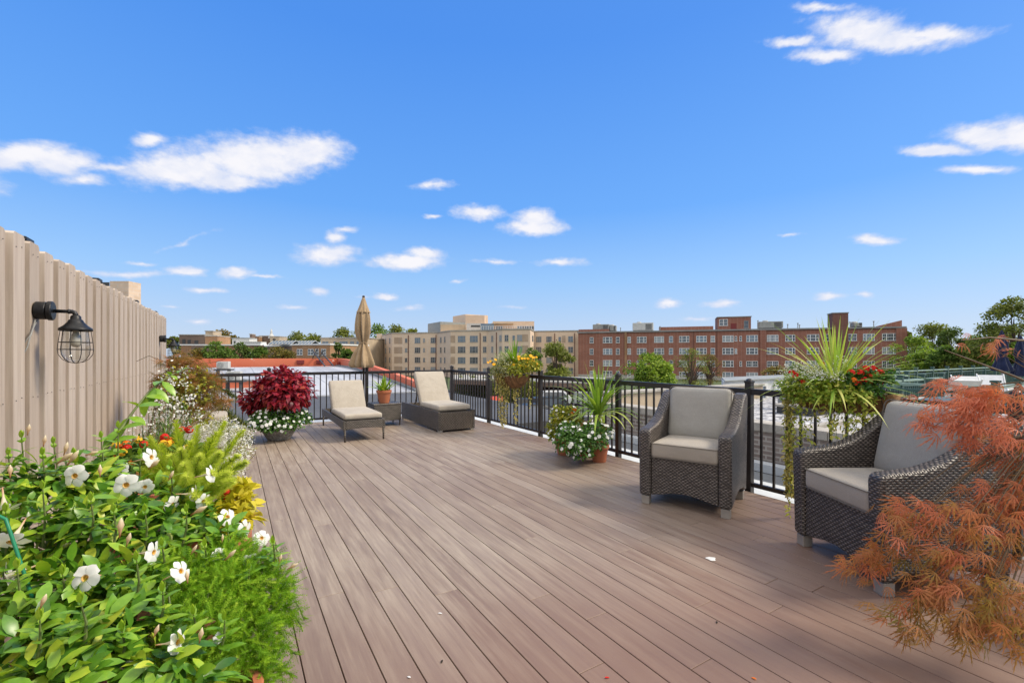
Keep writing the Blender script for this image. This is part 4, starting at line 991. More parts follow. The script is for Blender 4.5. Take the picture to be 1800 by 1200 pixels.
roofbox('brick_chimney', 'thin dark chimney stack left of the dark brick roof house', 'chimney', 439, 443, 138, 588, 607, M['brick_dark'], 2, M['coping'], )
roofbox('roof_house', 'grey-brown roof house with a pale pointed cap beside the skylights', 'roof house', 456, 474, 142, 591, 607, M['brick_dark'], 5, M['coping'])
roofbox('roof_house', 'tan roof house directly left of the long skylights', 'roof house', 474.5, 491, 140, 592, 607, M['stone_tan'], 5, M['coping'], ((.3, .6, 595, 600),))
p = Wp(477, 141, CH+34/F*141); b = MB(); b.lathe((p.x, p.y, p.z-.6), [(.9, 0), (.8, .8), (.35, 1.3), (.3, 2.2), (.05, 3.0)], 10); tag(b.build('steeple', M['acpale'], origin=(p.x, p.y, p.z)), 'small pale pointed steeple rising from the roof house', 'steeple')
for k_, (x0, x1, lab) in enumerate(((471, 512, 'long glazed greenhouse roof on the shaded house side'), (512.5, 546, 'shorter glazed greenhouse roof on the tan row house'))):
    Z = 113; a_, b_ = Wp(x0, Z, 0), Wp(x1, Z-2, 0); a_.z = b_.z = 0; ee = (b_-a_).normalized(); nn = Vector((ee.y, -ee.x, 0)); nn = nn if nn.dot(-a_) > 0 else -nn
    g = thing('greenhouse_roof', lab, 'skylight', (*((a_+b_)/2).xy, 4.1)); z0, z1 = 4.2, CH+26.5/F*Z; L = (b_-a_).length
    f = MB(); gl = MB(); nbr = int(L/.9)
    for i in range(nbr+1):
        p = a_+ee*L*i/nbr; q0 = Vector((p.x, p.y, z0)); q1 = Vector((*(p-nn*1.6).xy, z1)); q2 = Vector((*(p-nn*3.2).xy, z0)); f.beam(q0, q1, .09, .09); f.beam(q1, q2, .09, .09)
    for o_, z in ((0, z0), (1.6, z1), (3.2, z0), (.8, (z0+z1)/2)): pa, pb = a_-nn*o_, b_-nn*o_; f.beam((pa.x, pa.y, z), (pb.x, pb.y, z), .1, .1)
    f.build('frame', M['acpale'], g)
    for s_ in (0, 1):
        pa, pb, pc, pd = a_-nn*(.05 if s_ == 0 else 3.15), b_-nn*(.05 if s_ == 0 else 3.15), b_-nn*1.6, a_-nn*1.6
        gl.add([(pa.x, pa.y, z0-.03), (pb.x, pb.y, z0-.03), (pc.x, pc.y, z1-.06), (pd.x, pd.y, z1-.06)], [(0, 1, 2, 3)])
    gl.build('pane', M['glass_blue'], g)
# tan flats with blue framed windows
g, A_, B_, nn, ee = house('apartment_building', 'plain tan apartment building behind the closed umbrella', (564, 640), (135, 133), 6.45, M['stone_tan'], M['coping'], 30, 'apartment building')
facade(g, A_, B_, [(572, 2.0, '2'), (588, .7, '1'), (604, 2.6, '3'), (619, 1.2, '2'), (630, 1.2, '2')], [4.9, 1.9], M['dtrim'], 1.4, glasses=[M['glass_blue']])
C_ = Wp(662, 146, 0); C_.z = 0; block(g, 'side_wing', [B_+ee*.05, C_, C_+Vector((0, 20, 0)), B_+Vector((0, 20, 0))], GZ, 6.3, M['brick_beige'])
facade(g, B_, C_, [(644, 1.1, '2'), (650, 1.1, '2'), (655, 1.1, '2'), (659.5, 1.0, '2')], [4.6, 1.7, -1.2], M['wtrim'], 1.4, glasses=[M['glass']])
# ---- neighbour chimney wall behind the fence
g = roofbox('brick_chimney', 'square tan brick chimney rising behind the board fence', 'chimney', 193, 226, 15, 494, 700, M['brick_beige'], .5)
block(g, 'flashing', [Wp(176, 15, 0), Wp(192.5, 15, 0), Wp(192.5, 15.4, 0), Wp(176, 15.4, 0)], 0, CH+129/F*15, M['acdark'])
# ---- bow roof with orange walls
b = MB(); nx, ny = 24, 22; x0, x1 = -22, 8.2; vs = []; fs = []
def roofz(x, y):
    tt = (y-22.8)/(44-22.8); return -.5+.9*sin(min(1, tt)*pi/2)
for j in range(ny+1):
    for i in range(nx+1):
        y = 22.8+(44-22.8)*j/ny; x = x0+(x1-x0)*i/nx; vs.append((x, y, roofz(x, y)))
for j in range(ny):
    for i in range(nx): a = j*(nx+1)+i; fs.append((a, a+1, a+nx+2, a+nx+1))
nb0 = len(vs); vs += [(x0, 22.8, -4.5), (x1, 22.8, -4.5)]; fs.append((0, nx, nb0+1, nb0))
b.add(vs, fs); tag(b.build('bow_roof', M['seam'], smooth=False), kind='structure')
t = thing('parapet_wall', 'peeling orange parapet wall around the curved metal roof beyond the far railing', 'wall', (0, 44, 0))
b = MB(); ys = [22.8+(45-22.8)*j/20 for j in range(21)]
top = [(y, roofz(0, y)+.42+.28*(y-22.8)/22) for y in ys]
b.prism([(22.8, -4.5), (45, -4.5)]+top[::-1], 8.22, 8.55, 'YZ'); b.build('side_wall', M['orange'], t)
b = MB(); b.prism([(8.2, -4.5), (8.2, 1.10), (-3, 1.12), (-6, 1.05), (-24, 1.0), (-24, -4.5)], 44.8, 45.1, 'XZ'); b.build('back_wall', M['orange'], t)
b = MB(); b.prism([(22.8, -.47)]+[(y, roofz(0, y)+.0) for y in ys[1:]]+[(45, .3), (45, .5)]+[(y, roofz(0, y)+.12) for y in ys[:-1][::-1]], 8.0, 8.21, 'YZ'); b.build('gutter', M['grey_roof'], t)
for px in (528, 562, 597, 640):
    s_ = 0; p = W(px, 625, 1)-Vector((0, 0, CH)); k2 = 44.78/p.y; xx = p.x*k2
    if xx < 8.0: b = MB(); b.bb(xx-.3, xx+.3, 44.7, 44.79, .62, .95); b.build('drain_box', M['reddoor'], t)
    else: k2 = 8.2/p.x; yy = p.y*k2; b = MB(); b.bb(8.1, 8.215, yy-.35, yy+.35, roofz(0,yy)+.1, roofz(0,yy)+.4); b.build('drain_box', M['reddoor'], t)
b = MB()
for x in (-17, -10, -3): b.bb(x, x+.12, 44.5, 44.79, .5, 1.4)
b.build('pipes', M['acdark'], t)
b = MB(); b.bb(-22, 9.5, 10.8, 22.78, -4.5, -.55); tag(b.build('flat_roof', M['dark_roof']), kind='structure')
t = thing('orange_shed_wall', 'low orange painted wall in front of the curved roof at the left, with peeling paint', 'wall', (-4, 27, 0))
b = MB(); b.prism([(-12, -1.2), (1.5, -1.2), (1.5, -.05), (-1.2, .35), (-12, .45)], 26.5, 26.8, 'XZ'); b.build('wall', M['orange'], t)
b = MB(); b.prism([(-12, .453), (-1.2, .353), (1.6, -.057), (1.6, .0), (-1.2, .42), (-12, .52)], 26.4, 26.95, 'XZ'); b.build('coping', M['grey_roof'], t)
def condenser(px, py, Z, label, w_=.62, h_=.42):
    p = W(px, py, Z); g = thing('condenser_unit', label, 'air conditioner', (p.x, p.y, p.z), R(-YAW*.6), 'white condenser units')
    b = MB(); b.bb(-w_/2, w_/2, -.18, .18, 0, h_); b.build('casing', M['acpale'], g, local=True, bevel=.02)
    b = MB()
    for r in (.16, .11, .06): b.tube([(-.1+r*cos(a), -.19, h_/2+r*sin(a)) for a in np.linspace(0, 2*pi, 20)], .008, 4, cap=False)
    b.build('fan_grille', M['acgrey'], g, local=True)
    b = MB(); b.bb(-w_/2-.1, w_/2+.15, -.3, .25, -.09, -.01); b.bb(-w_/2, -w_/2+.05, -.2, .2, -.6, -.091); b.bb(w_/2-.05, w_/2, -.2, .2, -.6, -.091); b.build('bracket', M['acdark'], g, local=True)
condenser(393, 648, 26, 'upper white condenser unit on the orange wall'); condenser(412, 668, 21.5, 'lower white condenser unit on a dark bracket below the upper one')
p = W(561, 645, 42); g = thing('roof_ladder', 'dark metal ladder leaning over the orange parapet', 'ladder', tuple(p))
b = MB(); q1, q2 = W(551, 618, 43), W(571, 643, 38); dd = Vector((.7, .2, 0)); b.beam(q1, q2, .09, .09); b.build('side_bar', M['acdark'], g)
b = MB(); b.beam(q1+dd, q2+dd, .09, .09); b.build('side_bar', M['acdark'], g)
for i in range(8): r0 = q1+(q2-q1)*(i+.5)/8; b = MB(); b.beam(r0, r0+dd, .05, .05); b.build('rung', M['acdark'], g)
b = MB(); b.beam(W(558, 613, 43), W(549, 630, 43), .08, .08); b.beam(W(569, 616, 43), W(560, 630, 43), .08, .08); b.build('brace', M['acdark'], g)
# ---- mid ground right: road, pavement, carport, cars
def sheet(name, pts, z, m_): b = MB(); b.add([(W(px, 625, Z).x, W(px, 625, Z).y, z) for px, Z in pts], [tuple(range(len(pts)))]); return tag(b.build(name, m_), kind='structure')
sheet('parking_lot', [(700, 36), (1100, 36), (1260, 95), (640, 95)], -4.49, M['asphalt'])
sheet('pavement', [(780, 42), (1080, 40), (1080, 46), (780, 50)], -4.47, M['concrete'])
sheet('grass', [(640, 78), (1300, 78), (1300, 112), (620, 128)], -4.48, M['grass'])
t = thing('carport', 'low carport with a pale flat roof above the parked cars', 'carport', tuple(Wp(920, 58, GZ)))
a_, b_, c_, d_ = Wp(792, 62, 0), Wp(1060, 53, 0), Wp(1064, 66, 0), Wp(792, 76, 0)
b = MB(); b.prism([(v.x, v.y) for v in (a_, b_, c_, d_)], -1.95, -1.8, 'XY'); b.build('roof', M['concrete'], t)
b = MB(); b.prism([(v.x, v.y) for v in (a_, b_, b_+Vector((.1, .2, 0)), a_+Vector((.1, .2, 0)))], -2.5, -1.953, 'XY'); b.build('fascia', M['brick_dark'], t)
b = MB(); b.prism([(v.x, v.y) for v in (d_, c_, c_+Vector((.1, .2, 0)), d_+Vector((.1, .2, 0)))], GZ, -1.953, 'XY'); b.build('back_wall', M['brick_tower'], t)
for px in (797, 862, 925, 952, 1012, 1055):
    p = a_+(b_-a_)*hit(px, a_, b_); b = MB(); b.bb(p.x-.25, p.x+.25, p.y+.2, p.y+.7, GZ, -2.0); b.build('pillar', M['brick_dark'], t)
def car(px, Z, ang, m_, label, L=4.5, H=1.5, suv=False):
    p = Wp(px, Z, GZ+.01); g = thing('parked_car', label, 'car', tuple(p), ang, 'cars parked in the lot'); h2 = L/2
    lo = [(-h2, .35), (-h2+.1, .25), (h2-.15, .25), (h2, .4), (h2-.03, .72), (h2-.9, .88), (-h2+.1, .92), (-h2, .75)]
    b = MB(); b.prism(lo, -.87, .87, 'XZ'); b.build('body', m_, g, local=True, bevel=.08, segs=3)
    ca = [(-h2+(.12 if suv else .5), .9), (-h2+(.3 if suv else .95), H-.06), (-h2+.6+(0 if suv else .5), H), (h2-2.0, H), (h2-1.75, H-.06), (h2-1.0, .88)]
    b = MB(); n0 = len(ca); vs = [(x, -.84+.14*(z-.9)/(H-.9), z) for x, z in ca]+[(x, .84-.14*(z-.9)/(H-.9), z) for x, z in ca]
    b.add(vs, [tuple(range(n0)), tuple(range(n0, 2*n0))[::-1]]+[(i, (i+1) % n0, n0+(i+1) % n0, n0+i) for i in range(n0)]); cb_ = b.build('cabin', m_, g, local=True, bevel=.05)
    for sy in (-1, 1):
        b = MB(); ww = [(-h2+(.4 if suv else .95), .97), (-h2+(.5 if suv else 1.15), H-.14), (h2-2.0, H-.14), (h2-1.35, .97)]
        b.add([(x, sy*(.855-.14*(z-.9)/(H-.9)), z) for x, z in ww]+[(x, sy*(.83-.14*(z-.9)/(H-.9)), z) for x, z in ww], [(0, 1, 2, 3), (7, 6, 5, 4), (0, 4, 5, 1), (1, 5, 6, 2), (2, 6, 7, 3), (3, 7, 4, 0)]); b.build('side_window', M['glass'], cb_, local=True)
    b = MB(); b.add([(h2-1.05, -.74, .93), (h2-1.05, .74, .93), (h2-1.78, .66, H-.1), (h2-1.78, -.66, H-.1)], [(0, 1, 2, 3)]); o_ = b.build('windscreen', M['glass'], cb_, local=True); o_.location = (.03, 0, .02)
    b = MB(); b.lathe((0, 0, 0), [(.2, -.1), (.32, -.11), (.33, -.09), (.33, .09), (.32, .11), (.2, .1)], 20, 'Y'); w0 = b.build('wheel', M['rubber'], g, local=True)
    b = MB(); b.lathe((0, 0, 0), [(.19, -.115), (.2, -.11), (.2, .11), (.19, .115)], 12, 'Y'); b.build('rim', M['cpsilver'], w0, local=True)
    for i, (x, y) in enumerate(((-h2+.8, -.78), (h2-.85, -.78), (-h2+.8, .78), (h2-.85, .78))):
        q = w0 if i == 0 else dup(w0, g); q.location = (x, y, .33)
    for sy in (-.6, .6):
        b = MB(); b.box((h2-.03, sy, .66), (.08, .35, .14)); b.build('headlight', M['acpale'], g, local=True)
        b = MB(); b.box((-h2+.0, sy, .74), (.08, .3, .16)); b.build('tail_light', M['reddoor'], g, local=True)
car(984, 54, R(-28), M['cpwhite'], 'white car parked under the carport, left of the palm-like plant', 4.6, 1.7, True)
car(1040, 54, R(-28), M['cpsilver'], 'silver car parked under the carport, right of the white one', 4.5, 1.6, True)
car(976, 45, R(-20), M['cpdark'], 'large dark car parked in front of the carport', 4.9, 1.8, True)
car(918, 47, R(55), M['cpdark'], 'small black car nose-on near the hanging vines', 4.3, 1.5)
car(945, 43, R(-15), M['cpdark'], 'low dark car seen just above the bottom rail', 4.4, 1.35)
car(872, 50, R(60), M['cpred'], 'orange-red car behind the rail planter vines', 4.2, 1.4)
t = thing('low_wall', 'low dark curved kerb wall beside the road beyond the corner post', 'wall', tuple(Wp(820, 60, GZ)))
b = MB(); pts = [Wp(x_, z_, GZ+.45) for x_, z_ in ((740, 68), (770, 62), (800, 57), (840, 52), (870, 50))]
for p_, q_ in zip(pts, pts[1:]): b.beam(p_, q_, .3, .9)
b.build('wall', M['grey_roof'], t)
t = thing('market_parasol', 'small teal and cream parasol in the yard left of the corner post', 'umbrella', tuple(Wp(772, 74, GZ)))
p = Wp(772, 74, GZ); b = MB(); b.tube([(p.x, p.y, GZ), (p.x, p.y, GZ+2.3)], .04, 8); b.build('pole', M['acgrey'], t); b = MB(); b.lathe((p.x, p.y, GZ), [(1.1, 1.6), (1.15, 1.55), (.5, 2.15), (.05, 2.45)], 8, cap=False); b.build('canopy', M['teal'], t)
# ---- white roof house with big windows, beyond the gravel roof
t = thing('white_house', 'white-walled house with tall grey-blue windows beyond the gravel roof', 'house', (13, 8.5, GZ))
WX0, WX1, WY = 12.0, 19, 8.0
b = MB(); b.prism([(WX0, WY), (WX1, WY), (WX1+2, WY+1.2), (WX0+1.7, WY+1.2)], GZ, .60, 'XY'); b.build('wall', M['whitep'], t)
b = MB(); b.prism([(WX0-.05, WY-.08), (WX1, WY-.08), (WX1+2, WY+1.2), (WX0+1.7, WY+1.2)], .603, .64, 'XY'); b.build('roof', M['acgrey'], t)
for i in range(6):
    window(t, Vector((WX0+.65+i*1.15, WY-.012, -.1)), 0, .72, 1.2, '2', M['wtrim'], M['glass_blue'], .06)
# gravel roof furniture
def vent(x, y, label, s=1.):
    g = thing('roof_vent', label, 'roof vent', (x, y, .3), 0, 'white roof vents on the gravel roof')
    b = MB(); b.lathe((0, 0, 0), [(.1*s, 0), (.1*s, .25*s)], 16); b.build('pipe', M['acgrey'], g, local=True)
    b = MB(); b.lathe((0, 0, 0), [(.13*s, .2*s), (.19*s, .25*s), (.2*s, .3*s), (.15*s, .38*s), (.02*s, .42*s)], 20); b.build('cap', M['whitep'], g, local=True, smooth=True)
vent(9.3, 4.9, 'round white vent just right of the first railing post gap', 1.); vent(10.8, 4.7, 'white round vent nearest the big rail planter', 1.); vent(10.3, 5.3, 'third white vent, smaller, behind the others', .8)
for (x, y, l_) in ((8.9, 4.3, 'dark boxy skylight curb with a wooden lid on the gravel'), (10.6, 4.0, 'low dark skylight curb beside the rail planter')):
    g = thing('roof_hatch', l_, 'roof hatch', (x, y, .3)); b = MB(); b.bb(x-.4, x+.4, y-.3, y+.3, .302, .42); b.build('curb', M['acdark'], g); b = MB(); b.bb(x-.45, x+.45, y-.35, y+.35, .423, .47); b.build('lid', M['coping'], g, bevel=.01)
b = MB(); b.bb(6.6, 15.2, 3.3, 3.42, .302, .345); tag(b.build('roof_batten', M['coping'], origin=(10, 3.36, .3)), 'long pale strip lying across the gravel roof', 'batten')
p = W(1483, 700, 5.6); g = thing('storage_box', 'dark green utility box on the gravel roof behind the rail planter', 'utility box', (8.3, 2.05, .3))
b = MB(); b.bb(7.9, 8.7, 1.8, 2.4, .302, .72); b.build('box', M['green'], g, bevel=.01); b = MB(); b.bb(7.87, 8.73, 1.77, 2.43, .723, .76); b.build('lid', M['green'], g, bevel=.008)
# ---- neighbour terrace with green railings
b = MB(); b.bb(12.2, 44, 1.0, 7.6, GZ, -.33); tag(b.build('terrace', M['concrete']), kind='structure')
def grail(label, p0, p1, z0=-.33, sp=.13, top=1.07, maxb=100):
    p0 = Vector((*p0, z0)); p1 = Vector((*p1, z0)); d = p1-p0; L = d.length; d.normalize()
    t = thing('green_railing', label, 'railing', tuple(p0), 0, 'green terrace railings'); rz = math.atan2(d.y, d.x)
    b = MB(); b.box(p0+d*L/2+Vector((0, 0, top)), (L, .09, .05), rz=rz); b.build('top_rail', M['ltgreen'], t, bevel=.006)
    b = MB(); b.box(p0+d*L/2+Vector((0, 0, top-.12)), (L, .05, .05), rz=rz); b.box(p0+d*L/2+Vector((0, 0, .1)), (L, .05, .05), rz=rz); b.build('cross_rails', M['green'], t)
    n_ = max(2, int(L/1.8)+1); b = MB(); b.box((0, 0, (top+.1)/2), (.1, .1, top+.1)); b.box((0, 0, top+.12), (.13, .13, .04)); po = b.build('post', M['green'], t, local=True, bevel=.005)
    for i in range(n_+1): q = po if i == 0 else dup(po, t); q.location = d*L*i/n_; q.rotation_euler = (0, 0, rz)
    nb = min(int(L/sp), maxb); b = MB(); b.box((0, 0, top/2-.01), (.03, .03, top-.22)); ba = b.build('baluster', M['green'], t, local=True)
    for i in range(nb): q = ba if i == 0 else dup(ba, t); q.location = d*L*(i+.5)/nb; q.rotation_euler = (0, 0, rz)
grail('far green railing along the back of the neighbouring terrace', (20, 7.2), (43, 7.2), sp=.23)
grail('near green railing section closest to the big rail planter', (12.4, 4.5), (16.5, 4.5)); grail('middle green railing behind the nearest green section', (14, 5.6), (17.6, 5.6))
grail('green railing crossing behind the red maple at the right edge', (12.4, 2.6), (20, 2.6)); grail('short green railing closing the corner of the near terrace section', (12.35, 2.6), (12.35, 4.5))
def navyumb(px, Z, ytop, label):
    p = Wp(px, Z, -.33); g = thing('patio_umbrella', label, 'umbrella', tuple(p), 0, 'closed navy umbrellas'); zt = CH+(625-ytop)/F*Z+.33
    b = MB(); b.tube([(0, 0, 0), (0, 0, zt)], .025, 10); b.build('pole', M['acgrey'], g, local=True)
    f_ = lambda a, z: 1+.16*cos(7*a+z)+.06*cos(11*a)
    b = MB(); b.lathe((0, 0, zt), [(.02, .02), (.09, -.25), (.15, -.5), (.17, -.7), (.13, -.92), (.12, -.98), (.2, -1.25), (.29, -1.5), (.26, -1.56), (.15, -1.55)], 48, fold=f_, cap=False); b.build('canopy', M['navy'], g, local=True, smooth=True)
    b = MB(); b.tube([(.14*cos(a), .14*sin(a), zt-.95) for a in np.linspace(0, 2*pi, 20)], .012, 6, cap=False); b.build('tie_strap', M['navy'], g, local=True)
navyumb(1761, 17.6, 581, 'closed navy umbrella left of the other, behind the maple branch'); navyumb(1794, 17.6, 590, 'closed navy umbrella cut off at the right edge of the picture')
def slingchair(px, Z, rz, label):
    p = Wp(px, Z, -.33); g = thing('sling_lounger', label, 'sun lounger', tuple(p), rz, 'white sling loungers')
    b = MB(); b.prism([(-.9, .33), (.15, .33), (.75, 1.0), (.8, .98), (.17, .29), (-.9, .29)], -.3, .3, 'YZ'); b.build('sling', M['whitep'], g, local=True, bevel=.005)
    b = MB()
    for sx in (-.33, .33): b.tube([(sx, -.95, .31), (sx, .15, .31), (sx, .8, 1.03)], .02, 8); b.tube([(sx, -.7, 0), (sx, -.6, .31)], .018, 8); b.tube([(sx, .35, 0), (sx, .1, .31), (sx, .3, .62)], .018, 8); b.tube([(sx, -.2, .31), (sx, .1, .55), (sx, .4, .58)], .018, 8)
    b.build('frame', M['whitep'], g, local=True)
slingchair(1712, 14.5, R(-60), 'white sling lounger with raised back on the terrace, seen above the railing'); slingchair(1748, 15.5, R(-70), 'second white sling lounger nearer the navy umbrella'); slingchair(1680, 13.5, R(120), 'white sling lounger facing away behind the maple leaves')

# ---- trees
def tree(px, Z, ytop, wpx, label, lk, leaf=.32, n=2600, base=GZ, kind='tree', hfrac=.62, gap=.5, group=None, name='leafy_tree', seed=None, tr=.16, dense=1.):
    if seed is not None: random.seed(seed)
    p = Wp(px, Z, base); ztop = CH+(625-ytop)/F*Z; H = ztop-base; ztop += .05*min(H*hfrac, wpx/F*Z*1.2); H = ztop-base; Rw = wpx/2/F*Z
    g = thing(name, label, kind, tuple(p), 0, group); ch = min(H*hfrac, Rw*2.4)
    lc = LC(); blobs = []; bm = MB()
    trunkh = H-ch*.75; bm.tube([(p.x, p.y, base), (p.x+.1*Rw*random.uniform(-1, 1), p.y, base+trunkh*.6), (p.x, p.y, base+trunkh), (p.x, p.y, ztop-ch*.3)], [tr*H/10+.1, tr*H/12+.08, tr*H/14+.06, .04], 8)
    nb = int(15*dense)+5
    for i in range(nb):
        th = random.uniform(0, 2*pi); u = random.random(); zz = base+H-ch+ch*(.08+.84*u); rr = Rw*math.sqrt(max(.05, 1-(2*u-.9)**2))*random.uniform(.45, .86)
        c = (p.x+rr*cos(th), p.y+rr*sin(th), zz); r = Rw*random.uniform(.24, .42); blobs.append((c, (r, r, r*random.uniform(.55, .8))))
        bm.tube([(p.x, p.y, base+trunkh*random.uniform(.7, 1)), ((p.x+c[0])/2, (p.y+c[1])/2, (base+trunkh+zz)/2), c], [.05+.01*H, .04, .02], 5)
    blobs.append(((p.x, p.y, ztop-ch*.22), (Rw*.45, Rw*.45, ch*.22)))
    for bl in blobs: mound(lc, [bl], n/len(blobs), leaf, TQ, up=.2, droop=.25, rmean=random.uniform(.28, .62), rsd=.16, lo=.5, jit=.9, zmin=-.8)
    bm.build('trunk', M['bark'], g); lc.build('crown', T_[lk], g)
    return g
tree(1145, 36, 625, 98, 'bright green bushy tree left of centre before the red brick block', 'br', .17, 8000, seed=1, hfrac=.7, dense=1.8)
tree(1215, 40, 614, 62, 'sparse thin olive tree right of the bright green one', 'ol', .11, 1700, seed=2, hfrac=.75)
tree(1248, 42, 622, 48, 'smaller sparse tree at the right of the olive one', 'au', .11, 1100, seed=3)
tree(978, 60, 602, 68, 'dark olive tree at the right end of the beige complex', 'ol', .26, 5500, seed=4, hfrac=.8, dense=1.6)
tree(935, 70, 612, 36, 'smaller dark tree behind the yellow rail planter', 'md', .26, 1800, seed=5, hfrac=.8)
tree(1365, 60, 645, 60, 'reddish green bush-like tree in front of the brick block by the railing post', 'au', .2, 2200, seed=6, hfrac=.8)
tree(1398, 40, 640, 40, 'small green tree behind the big rail planter', 'md', .16, 1500, seed=66, hfrac=.8)
for i, (px, Z, yt, wp, lk, lab) in enumerate(((1608, 88, 590, 70, 'br', 'yellow-green tree touching the right end of the red brick block'), (1640, 92, 568, 72, 'ol', 'tall olive tree right of the red brick block'), (1672, 84, 578, 62, 'dk', 'dark tree between the olive tree and the gap'),
     (1625, 70, 610, 66, 'br', 'low bright green tree in front of the tall olive one'), (1660, 66, 612, 60, 'md', 'low mid green tree above the green railing'), (1700, 64, 606, 78, 'ol', 'wide pale olive tree left of the navy umbrellas'), (1738, 70, 612, 60, 'md', 'mid green tree behind the left navy umbrella'),
     (1790, 60, 606, 70, 'br', 'light green tree low at the right edge'), (1722, 85, 590, 58, 'md', 'far tree seen in the gap left of the tallest tree'), (1590, 100, 584, 50, 'ol', 'pale olive treetop just beyond the corner of the red brick block'), (1760, 75, 580, 90, 'ol', 'broad olive tree under the tallest tree'))):
    tree(px, Z, yt, wp, lab, lk, .34, 3800, seed=20+i, hfrac=.9, group='trees behind the green terrace')
tree(1782, 62, 527, 118, 'tallest tree with open airy crown at the right edge', 'ol', .30, 6500, seed=40, hfrac=.75, dense=1.6, tr=.25)
for i, (px, Z, yt, wp, lk, lab) in enumerate(((345, 66, 613, 50, 'au', 'yellowing tree at the left in front of the tan brick house'), (382, 66, 602, 66, 'md', 'largest green tree before the tan brick house'), (420, 70, 605, 56, 'dk', 'dark tree before the tan brick house, middle'), (455, 68, 613, 50, 'md', 'low green tree before the shaded house side'),
     (492, 66, 611, 60, 'au', 'yellow-olive tree left of the tan row house'), (596, 80, 606, 34, 'dk', 'dark tree right of the tan row house'), (612, 74, 616, 30, 'md', 'small green tree left of the umbrella'))):
    tree(px, Z, yt, wp, lab, lk, .3, 2600, seed=60+i, hfrac=.7, group='trees before the row houses')
for i, (px, yt, wp, lk, lab) in enumerate(((395, 583, 46, 'au', 'distant tree above the pale rooftop unit'), (520, 585, 40, 'dk', 'distant dark tree behind the skylights'), (548, 588, 36, 'dk', 'distant dark tree left of the tan flats'), (602, 577, 40, 'ol', 'distant tree just left of the umbrella'),
     (665, 571, 54, 'md', 'distant tree just right of the umbrella'), (700, 573, 46, 'ol', 'distant olive tree above the beige complex'), (722, 578, 30, 'ol', 'distant tree nearest the grey roof box'), (306, 592, 20, 'dk', 'distant dark tree beside the far lantern'), (412, 590, 24, 'au', 'small distant tree left of the thin chimney'))):
    tree(px, 170, yt+1, wp*1.35, lab, 'ol' if lk == 'dk' else lk, .7, 2600, seed=90+i, hfrac=.8, dense=1.6, group='distant trees on the skyline')
# hedge columns
for i, (px, Z, h_) in enumerate(((700, 74, 2.2), (722, 74, 2.4), (745, 72, 2.1), (812, 66, 3.0), (832, 65, 3.1), (852, 64, 3.0), (872, 57, 3.2), (892, 56, 3.4), (912, 56, 3.5), (932, 55, 3.3))):
    p = Wp(px, Z, GZ); g = thing('hedge_shrub', ['leftmost', 'second', 'third', 'fourth', 'fifth', 'sixth', 'seventh', 'eighth', 'ninth', 'rightmost'][i]+' shrub in the row of clipped hedge shrubs beyond the far corner', 'shrub', tuple(p), 0, 'hedge shrubs by the carport')
    lc = LC(); mound(lc, [((p.x, p.y, GZ+h_*.35), (1.0, 1.0, h_*.38)), ((p.x, p.y, GZ+h_*.68), (.8, .8, h_*.34))], 900, .2, TQ, rmean=.4, lo=.55, jit=.9, zmin=-1); lc.build('foliage', T_['ol'], g)
    b = MB(); b.tube([(p.x, p.y, GZ), (p.x, p.y, GZ+h_*.6)], .08, 6); b.build('stem', M['bark'], g)
# ================================================================== plants
def Bp(px, py, Z, r, k=.8, ky=1.): rr = r*Z/F; return (tuple(W(px, py, Z)), (rr, rr*ky, rr*k))
def place(proto, parent, pts, nrms, scs, first=True):
    for i, (p, n_, s_) in enumerate(zip(pts, nrms, scs)):
        o = proto if (i == 0 and first) else dup(proto, parent)
        o.parent = parent; o.location = Vector(p)-parent.location
        q_ = Vector(n_).to_track_quat('Z', 'Y'); o.rotation_euler = (q_.to_matrix() @ rot('Z', random.uniform(0, 6))).to_euler(); o.scale = (s_, s_, s_)
def flat_flower(parent, name='flower', m=None, r=1., npet=5):
    lc = LC(); v = []; f = []
    for j in range(npet):
        a = 2*pi*j/npet; b0 = len(v)
        for t, w_ in ((.08, .10), (.45, .42), (.8, .46), (1, .2)):
            for s_ in (-1, 1):
                x = t*cos(a)-s_*w_*sin(a); y = t*sin(a)+s_*w_*cos(a); v.append((x*r, y*r, (.12*t-.16*t*t)*r+.02*j*r+.03*r))
        f += [(b0, b0+1, b0+3, b0+2), (b0+2, b0+3, b0+5, b0+4), (b0+4, b0+5, b0+7, b0+6)]
    lc.raw(np.array(v), f, .8); return lc.build(name, m or M['wflower'], parent, local=True)
def impatiens(t, blobs, n_leaf, n_fl, leaf=.04, fr=.021, front=None, lm='l_imp'):
    lc = LC(); mound(lc, blobs, n_leaf, leaf, TLh, up=.25, droop=.25, lo=.55, jit=.7); lc.build('foliage', M[lm], t)
    pr = flat_flower(t); P_ = []; N_ = []
    camd = lambda p: (Vector((0, 0, CH))-Vector(p)).normalized()
    tries = 0
    while len(P_) < n_fl and tries < 9000:
        tries += 1; c, r = random.choice(blobs); d = Vector(unit(1)[0])
        if d.z < -.35: continue
        p = Vector(c)+Vector((d.x*r[0], d.y*r[1], d.z*r[2]))*1.03
        if d.dot(camd(p)) < .0 or any((p-q_).length < fr*1.5 for q_ in P_): continue
        P_.append(p); N_.append((d+camd(p)*.5+Vector((0, 0, .4))+Vector(unit(1)[0])*.35).normalized())
    place(pr, t, P_, N_, [fr*random.uniform(.75, 1.15) for _ in P_])
